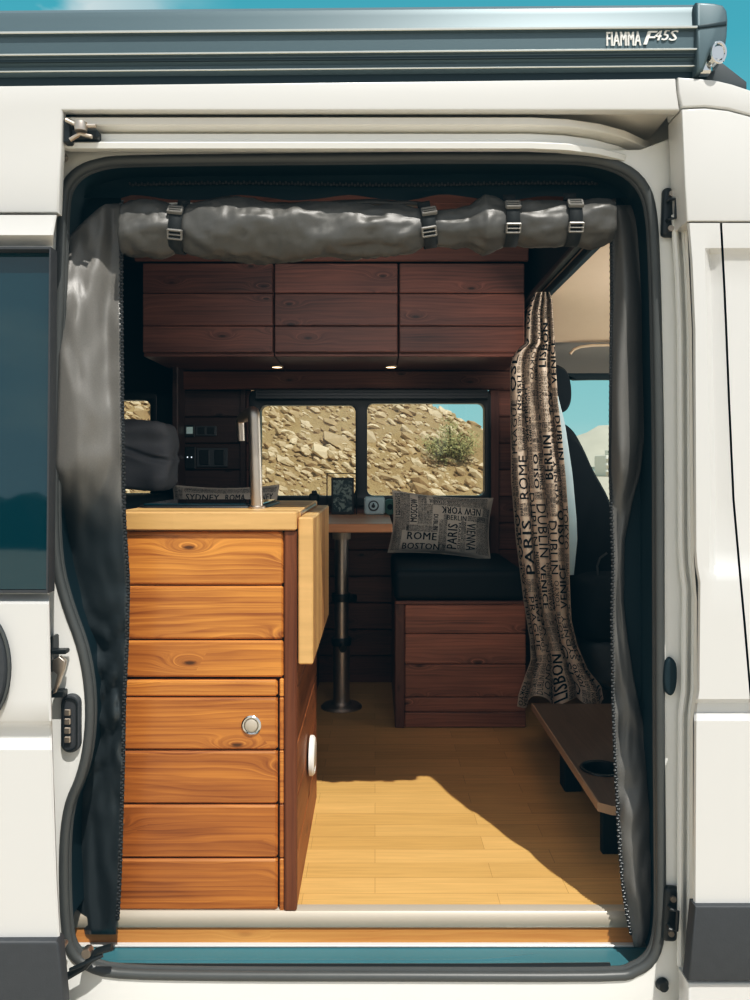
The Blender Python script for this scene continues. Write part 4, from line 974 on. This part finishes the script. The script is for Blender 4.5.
F1 = ([(-.80, .02, -.93, -.70, 'BOSTON', False, False), (-.72, -.06, -.62, -.34, 'ROME', False, False), (-.08, .82, .30, .58, 'NEW YORK', False, True), (.10, .32, -.9, .05, 'PARIS', True, False), (.48, .70, -.9, .12, 'VIENNA', True, True), (-.30, .06, .66, .82, 'ISTANBUL', False, True), (.06, .5, .10, .28, 'BERLIN', False, False), (-.18, -.08, -.3, .3, 'DUBLIN', True, True), (-.66, -.5, -.1, .82, 'MOSCOW', True, False)],
      [(-.97, -.74, -.3, .95), (-.74, -.66, -.3, .95), (-.97, -.80, -.95, -.3), (-.72, -.08, -.34, -.12), (-.5, -.2, -.1, .62), (-.5, -.32, .62, .95), (-.2, .9, .82, .96), (.06, .9, .58, .82), (.7, .97, -.9, .30), (.32, .48, -.9, .1), (.5, .9, .12, .30), (.02, .10, -.9, .3), (-.06, .02, -.7, .1), (-.06, .1, -.93, -.7), (.82, .97, .3, .6), (-.2, .06, .6, .66)])
Tp = Matrix.Rotation(math.radians(4.5), 3, 'Y') @ Matrix.Rotation(math.radians(-14), 3, 'X')
pc = at(441, 525, 1.555)
pillow('pillow', 'grey linen pillow printed with black city names leaning on the bench cushion', (pc.x, pc.y, pc.z), .207, .128, .052, Tp, F1, 4)
# second seat, mostly hidden behind the kitchen block, with the low pillow on it
bench('bench', 'dark pine box bench behind the kitchen cabinet, under the long low pillow', -.77, -.24)
seat_pad('black seat cushion behind the kitchen cabinet, under the long low pillow', -.77, -.24)
F2 = ([(-.78, -.05, .55, .78, 'SYDNEY', False, False), (.0, .42, .55, .78, 'ROMA', False, False), (.46, .95, .55, .78, 'SYDNEY', False, False)], [(-.97, -.8, -.95, .95), (-.78, .97, .80, .96), (-.78, .97, -.95, .52)])
p2 = at(226, 519, 1.52)
pillow('pillow', 'long low pillow with city names peeking over the worktop behind the tap', (p2.x - .012, 1.56, zsB + .109 + .148), .218, .148, .04, Matrix.Rotation(math.radians(-9), 3, 'X'), F2, 11)

# ================================================================ TABLE AND WHAT STANDS ON IT
TY0, TY1 = 1.06, 1.735; zT = Z(524, TY0)
tb_ = thing('dining_table', 'narrow wooden table on one steel post under the camper window', 'table', (-.15, 1.40, 0))
mb = MB(); mb.box(-.34, X(392.5, TY0), TY0, TY1, zT - .03, zT, .003, 0); mb.build('table_top', 'table_wood', tb_)
tx = X(341.5, 1.40); r0 = 7.4 / sc(1.4)
mb = MB(); mb.tube([(tx, 1.40, .008), (tx, 1.40, Z(640, 1.4))], r0 * 1.12, 28); mb.tube([(tx, 1.40, Z(640, 1.4)), (tx, 1.40, zT - .032)], r0 * .93, 28); mb.build('post', 'metal', tb_)
for py, kx in ((597, .05), (641, -.01)):
    mb = MB(); z_ = Z(py, 1.4); mb.lathe([(r0 * .9, -.014), (r0 * 1.28, -.014), (r0 * 1.32, -.010), (r0 * 1.32, .010), (r0 * 1.28, .014), (r0 * .9, .014)], (tx, 1.4, z_), 'Z', 28); cl = mb.build('clamp_collar', 'black', tb_)
    mb = MB(); kd = Vector((.85, -.5, 0)).normalized() if kx > .02 else Vector((.15, -1, -.3)).normalized()
    mb.tube([Vector((tx, 1.4, z_)) + kd * r0, Vector((tx, 1.4, z_)) + kd * (r0 + .022)], .006, 8); mb.tube([Vector((tx, 1.4, z_)) + kd * (r0 + .015), Vector((tx, 1.4, z_)) + kd * (r0 + .034)], .015, 10); mb.build('knob', 'black', cl)
mb = MB(); mb.lathe([(1e-5, .0), (.078, .0), (.080, .004), (.072, .012), (.040, .016), (r0 * 1.15, .024), (r0 * 1.1, .05)], (tx, 1.4, .0), 'Z', 40); mb.build('floor_flange', 'metal', tb_)
mb = MB(); mb.lathe([(r0 * .93, -.05), (r0 * 1.25, -.05), (r0 * 1.25, -.018), (.06, -.010), (.075, .0), (1e-5, 0)], (tx, 1.4, zT - .031), 'Z', 32); mb.build('top_flange', 'alu', tb_)
Yp = 1.64; zt2 = zT
pf = thing('photo_frame', 'black wire double frame holding a dark photograph, standing on the table by the window bar', 'photo frame', at(342, 513, Yp))
def fr(x0, x1, y0, y1, r, Y, n): mb = MB(); mb.tube([at(a, b, Y) for a, b in ((x0, y0), (x1, y0), (x1, y1), (x0, y1))], r, 4, closed=True); return mb.build(n, 'black', pf)
zb_ = HY + (ZC - zt2) * sc(Yp) - .4
fr(327, 356.5, 473.5, zb_, .0026, Yp, 'wire_frame')
mb = MB(); mb.box(X(331.5, Yp), X(354, Yp), Yp - .02, Yp - .012, zt2 + .001, Z(477.5, Yp), .002); mb.build('frame_border', 'black', pf)
t = NT('dim_photograph'); v_ = t.obj(); t.set(t.mix(t.ramp(t.noise(v_, 34, 3, .6, 1.5), .44, .58), (.006, .028, .036), (.20, .27, .25)), .35); M['photo'] = t.m
mb = MB(); mb.box(X(333.5, Yp), X(352, Yp), Yp - .0215, Yp - .019, zt2 + .012, Z(480, Yp), .0005); mb.build('photograph', 'photo', pf)
Yq = 1.60; bx = thing('instant_camera', 'small pale blue rounded box with a round dark-ringed dial on the table', 'toy', at(375, 513, Yq))
zq = zt2
mb = MB(); mb.rbox(((X(364, Yq) + X(385, Yq)) / 2, Yq, (zq + Z(496.5, Yq)) / 2), ((X(385, Yq) - X(364, Yq)) / 2, .022, (Z(496.5, Yq) - zq) / 2), .012, 4); mb.build('case', 'toyblue', bx, smooth=60)
cq = Vector((X(373.6, Yq), Yq - .0225, (zq + Z(496.5, Yq)) / 2 + .001))
mb = MB(); mb.lathe([(.0215, .0), (.0215, -.003), (.018, -.0045), (.0165, -.002)], cq, 'Y', 28); mb.build('dial_ring', 'seatgrey', bx)
mb = MB(); mb.lathe([(1e-5, -.0035), (.0165, -.0025)], cq, 'Y', 28); mb.build('dial', 'toyblue', bx)
mb = MB(); mb.lathe([(1e-5, -.008), (.006, -.007), (.0075, -.003)], cq + Vector((-.001, 0, -.001)), 'Y', 18); mb.box(cq.x - .003, cq.x + .002, cq.y - .007, cq.y - .003, cq.z, cq.z + .011, .001); mb.build('lens', 'black', bx)
Yg = 1.62; gr = thing('tape_roll', 'dark green round roll beside the pale blue box on the table', 'roll', at(391, 513, Yg))
rg_ = (Z(499, Yg) - zq) / 2; cg = Vector((X(390, Yg), Yg, zq + rg_))
mb = MB(); mb.lathe([(.012, -.018), (rg_ * .96, -.018), (rg_, -.014), (rg_, .014), (rg_ * .96, .018), (.012, .018), (.012, -.018)], cg, 'Y', 32); mb.build('rim', 'green', gr)
mb = MB(); mb.lathe([(1e-5, -.008), (.0125, -.008), (.0125, .008)], cg, 'Y', 18); mb.build('hub', 'blackmatte', gr)

# ================================================================ BED AND BEDDING
bd_ = thing('bed_platform', 'dark raised bed platform behind the kitchen cabinet and fabric screen', 'bed', (-1.5, 1.1, 0))
mb = MB(); mb.box(-2.5, -.84, .62, 1.74, .0, .70, .004); mb.build('base', 'blackmatte', bd_)
mb = MB(); mb.rbox((-1.67, 1.18, .76), (.83, .55, .058), .03, 6); mb.build('mattress', 'vinyl', bd_, smooth=180)
def dw(q):
    rdg = abs(nz(q.x * 6 + q.z * 4, q.z * 11, 2))
    return q + Vector((.02 * nz(q.y * 5, q.z * 8, 1), .03 * nz(q.x * 4, q.z * 9, 2) + .045 * (rdg - .2) + .03 * math.exp(-((q.z - .045 + q.x * .25) / .012) ** 2), .025 * nz(q.x * 6, q.y * 5, 3) - .02 * (q.x < 0) * abs(q.x)))
mb = MB(); mb.rbox((-1.058, 1.475, .972), (.262, .13, .135), .05, 34, warp=dw); tag(mb.build('bedding', 'duvet', smooth=180), 'grey folded bedding piled on the bed below the small rear window', 'bedding')

# ================================================================ CURTAIN
cy = 1.10
cu = thing('curtain', 'beige linen curtain printed with black city names, gathered beside the driver seat', 'curtain', (.58, cy, .12))
CLf = [(290, 536), (298, 531), (312, 526), (343, 524.5), (349, 517), (357, 511), (368, 508.5), (400, 508.5), (480, 509), (540, 514), (600, 522), (640, 529), (660, 530), (680, 522), (690, 518), (704, 516)]
CRf = [(290, 549), (300, 552), (350, 555), (400, 558), (430, 562), (480, 567), (520, 570), (580, 571), (620, 573), (645, 579), (670, 590), (688, 604), (704, 607)]
def CS(u, v):                                      # v: 1 top, 0 bottom
    topo = 290 + 56 * (1 - sstep(.0, .30, u)) * (1 - sstep(.05, .40, 1 - v)) * .0
    y = 292 + (702 - 292) * (1 - v)
    l, r = interp(CLf, y), interp(CRf, y)
    flare = sstep(655, 704, y); n = 3.7
    ph = .9 * math.sin(y * .006) + .5 * nz(y * .008, 2)
    amp = .030 * (.6 + .5 * nz(u * 3, y * .004, 3)) + .012 * flare
    uu = u + .035 * math.sin(2 * PI * n * u + ph + 1.2)
    Y = cy + amp * math.sin(2 * PI * n * u + ph) + .010 * nz(u * 7, y * .02, 4) + .014 * flare * nz(u * 9, y * .05, 5)
    yy = y + flare * (5 * math.sin(2 * PI * n * u * .66 + 1.0) + 3 * nz(u * 6, 1))
    # the first fold hangs a hand's width lower than the rail
    return at(l + (r - l) * uu, yy, Y - .06 * flare * 0)
nu, nv = 120, 150
mb = MB(); mb.grid([[CS(j / nu, 1 - i / nv) for j in range(nu + 1)] for i in range(nv + 1)]); o = mb.build('cloth', 'linen', cu, smooth=180)
def csurf(u, v):
    u_ = max(.004, min(.996, u)); v_ = max(.002, min(.998, v)); a = CS(u_, v_); e_ = .004
    n_ = (CS(u_ + e_, v_) - a).cross(CS(u_, v_ + e_ * .5) - a)
    n_ = n_.normalized() if n_.length > 1e-12 else Vector((0, -1, 0))
    if n_.y > 0: n_ = -n_
    return a + n_ * .0022
Wd, Hd = .62, 1.46; R = random.Random(21); bl_ = []
nc = 11; edges = [0]; 
for k in range(nc): edges.append(edges[-1] + R.uniform(.7, 1.3))
edges = [e_ / edges[-1] * Wd for e_ in edges]
for a, b_ in zip(edges, edges[1:]):
    z0 = 0
    while z0 < Hd - .02:
        h_ = R.choice((.03, .05, .09, .14, .18, .22)); h_ = min(h_, Hd - z0)
        if h_ > .12 and R.random() < .75: 
            if R.random() < .5: bl_.append((a, b_, z0, z0 + h_))
            else: m_ = a + (b_ - a) * R.uniform(.35, .65); bl_ += [(a, m_, z0, z0 + h_), (m_, b_, z0, z0 + h_ * .5), (m_, b_, z0 + h_ * .5, z0 + h_)]
        else: split(a, b_, z0, z0 + h_, R, bl_, .016)
        z0 += h_
lt = MB(); collage(lt, bl_, lambda u, v: csurf(u / Wd, v / Hd), R, .014); lt.build('lettering', 'ink', cu, smooth=0, weld=False)
mb = MB(); rows = []
for i in range(41):
    y = 396 + (575 - 396) * i / 40; r = interp(CRf, y); w_ = interp([(396, .5), (420, 3.5), (470, 6), (540, 7), (575, 3)], y)
    rows.append([at(r - 4, y, cy + .05), at(r + w_ * .5, y, cy + .055 + .004 * math.sin(y * .05)), at(r + w_, y, cy + .065)])
mb.grid(rows); o = mb.build('lining', 'lining_blue', cu, smooth=180)
rl = thing('curtain_rail', 'thin dark curtain rail along the edge of the cab roof lining', 'rail', (.585, .8, 1.55))
mb = MB(); mb.box(X(540, 1.13) - .012, X(540, 1.13) + .012, .05, 1.72, Z(289, 1.13) - .0, Z(289, 1.13) + .018, .003); mb.build('track', 'black', rl)
mb = MB(); mb.tube([(X(541, 1.13) + .016, .05, Z(289, 1.13) + .002), (X(541, 1.13) + .016, 1.70, Z(289, 1.13) + .002)], .0028, 6); mb.build('bright_edge', 'alu', rl)

# ================================================================ CAB
zh = 1.535
hd = MB(); rows = []
for y, z in ((-.06, zh + .02), (.4, zh + .02), (.9, zh + .012), (1.2, zh), (1.34, zh - .02), (1.43, zh - .055), (1.50, zh - .11)): rows.append([(x, y, z - .03 * ((x - .62) > 1.0)) for x in (.615, .9, 1.3, 1.7, 2.0)])
hd.grid(rows); struct('ceiling_cab', hd, 'headliner', smooth=60)
hd = MB(); rows = []
for y, z in ((1.49, zh - .09), (1.55, zh - .125), (1.64, zh - .15), (1.70, zh - .175), (1.73, zh - .205)): rows.append([(x, y, z) for x in (.615, .9, 1.3, 1.7, 2.0)])
hd.grid(rows); struct('trim_5', hd, 'headgrey', smooth=60)
gh = thing('grab_handle', 'pale grab rail along the cab roof above the driver window', 'handle', (.9, 1.5, 1.45))
mb = MB(); mb.tube([at(x, y, 1.47) for x, y in ((570, 354), (574, 349.5), (580, 347), (592, 345.5), (612, 345), (660, 345), (690, 350))], .0055, 8); mb.build('bar', 'headliner', gh)
wc = MB(); wc.plate(pxl([(533, 372), (1100, 372), (1100, 700), (533, 700)], 1.73), [smooth_loop(pxl([(552, 382), (575, 379.5), (620, 379), (720, 379), (800, 386), (860, 440), (870, 520), (700, 530), (560, 528), (552, 500)], 1.73), 2)], 1.73, .05, .004); struct('wall_cab', wc, 'lining')
gw = MB(); gw.box(X(545, 1.76), X(880, 1.76), 1.758, 1.762, Z(540, 1.76), Z(370, 1.76), .001); o = gw.build('window_3', 'glass'); o['kind'] = 'structure'
ds = thing('driver_seat', 'dark driver seat with black headrest, half hidden behind the patterned curtain', 'seat', (.85, 1.36, 0))
def prof_seat(pts, y0, y1, name, mat, r=.04, n=10):
    """rounded slab from a side profile (x,z) between two depths"""
    mb = MB(); L = smooth_loop(pts, 5); cx = sum(p[0] for p in L) / len(L); cz = sum(p[1] for p in L) / len(L); rows = []
    for k in range(n + 1):
        a = PI * k / n; y = (y0 + y1) / 2 - (y1 - y0) / 2 * math.cos(a) if False else None
        t_ = k / n; y = y0 + (y1 - y0) * t_; e_ = min(t_, 1 - t_) * (y1 - y0); f = 1 - max(0, (r - e_) / r) ** 2 * .22
        rows.append([(cx + (a_ - cx) * f, y, cz + (b - cz) * f) for a_, b in L])
    mb.grid(rows, True); mb.add(rows[0], [list(range(len(L)))]); mb.add(rows[-1], [list(range(len(L)))])
    return mb.build(name, mat, ds, smooth=60)
Yn = 1.26
sp_ = lambda L: pxl(L, Yn)
prof_seat(sp_([(541, 365), (552, 361.5), (563, 364), (570, 371), (573.5, 384), (574, 398), (571, 408), (563, 412), (548, 410), (541, 404)]), Yn, Yn + .26, 'headrest', 'seatfab', .06)
mb = MB()
for y_ in (Yn + .08, Yn + .18): mb.tube([(X(556, Yn), y_, Z(405, Yn)), (X(558, Yn), y_, Z(428, Yn))], .006, 8)
mb.build('headrest_post', 'black', ds)
prof_seat(sp_([(548, 424), (558, 418.5), (567, 421), (577, 430), (587, 448), (596, 468), (605, 484), (613, 500), (622, 530), (632, 570), (628, 600), (590, 604), (572, 590), (565, 540), (556, 480)]), Yn, Yn + .44, 'backrest', 'seatfab', .07)
prof_seat(sp_([(571, 582), (580, 574), (600, 571), (660, 572), (730, 574), (752, 582), (756, 600), (745, 622), (690, 634), (610, 642), (580, 636), (571, 610)]), Yn - .06, Yn + .44, 'seat_cushion', 'seatfab', .05)
prof_seat(sp_([(586, 640), (640, 634), (720, 630), (722, 690), (600, 690), (590, 676)]), Yn - .02, Yn + .40, 'base_cover', 'seatgrey', .03)
mb = MB(); mb.tube([at(x, y, Yn - .075) for x, y in ((578, 655), (586, 672), (600, 684), (616, 692))], .007, 8); mb.build('slide_rail', 'black', ds)
mb = MB(); mb.box(X(596, Yn), X(720, Yn), Yn + .02, Yn + .36, 0.0, Z(684, Yn), .006); mb.build('pedestal', 'black', ds)
mb = MB(); mb.tube([at(x, y, Yn - .03) for x, y in ((598, 575), (597, 566), (600, 558), (607, 553))], .004, 6); mb.build('belt_buckle_stalk', 'seatgrey', ds)

# ================================================================ LEDGE BESIDE THE DOOR
zl = .12; xl = X(600, .24) 
lg = thing('step_ledge', 'brown wooden ledge with clipped corner running along the cab step', 'ledge', (.68, .65, 0))
Yn0, Yn1 = .235, 1.045
cupc = (.606, .46); cupr = .052
mb = MB(); xr_ = .82
out = [(xl, Yn1), (xl, Yn0 + .015), (xl + .025, Yn0 - .005), (xr_, Yn0 - .04), (xr_, Yn1)]
cu_ = MB(); cu_.plate([(a, b) for a, b in out], [[(cupc[0] + cupr * math.cos(2 * PI * k / 40), cupc[1] + cupr * math.sin(2 * PI * k / 40)) for k in range(40)]], 0, .022, .0015)
cu_.v = [(x, z, zl - .011 - y + .011) for x, y, z in cu_.v]; cu_.build('board', 'ledge_wood', lg)
mb = MB(); mb.box(xl - .004, xl + .001, Yn0 + .012, Yn1, zl - .021, zl + .001, .001)
e1 = Vector((xl - .002, Yn0 + .012, 0)); 
mb.grid([[(x, y, z) for x, y in ((xl - .004, Yn0 + .013), (xl + .024, Yn0 - .009), (xr_, Yn0 - .044))] for z in (zl - .021, zl + .001)]); mb.build('edge_strip', 'ledge_edge', lg)
mb = MB(); mb.box(xl + .004, xr_, Yn0 + .002, Yn0 + .022, .0, zl - .023, .003); mb.build('front_panel', 'blackmatte', lg)
mb = MB(); mb.box(xl + .002, xl + .05, .60, .66, 0, zl - .023, .003); mb.build('support_block', 'blackmatte', lg)
ch = thing('cup_holder', 'glossy black round cup holder sunk into the brown ledge', 'cup holder', (cupc[0], cupc[1], zl))
mb = MB(); mb.lathe([(cupr + .006, .001), (cupr + .005, .004), (cupr - .001, .005), (cupr - .004, .002), (cupr - .006, -.02), (cupr - .010, -.07), (1e-5, -.072)], (*cupc, zl), 'Z', 36); mb.build('cup', 'black', ch)
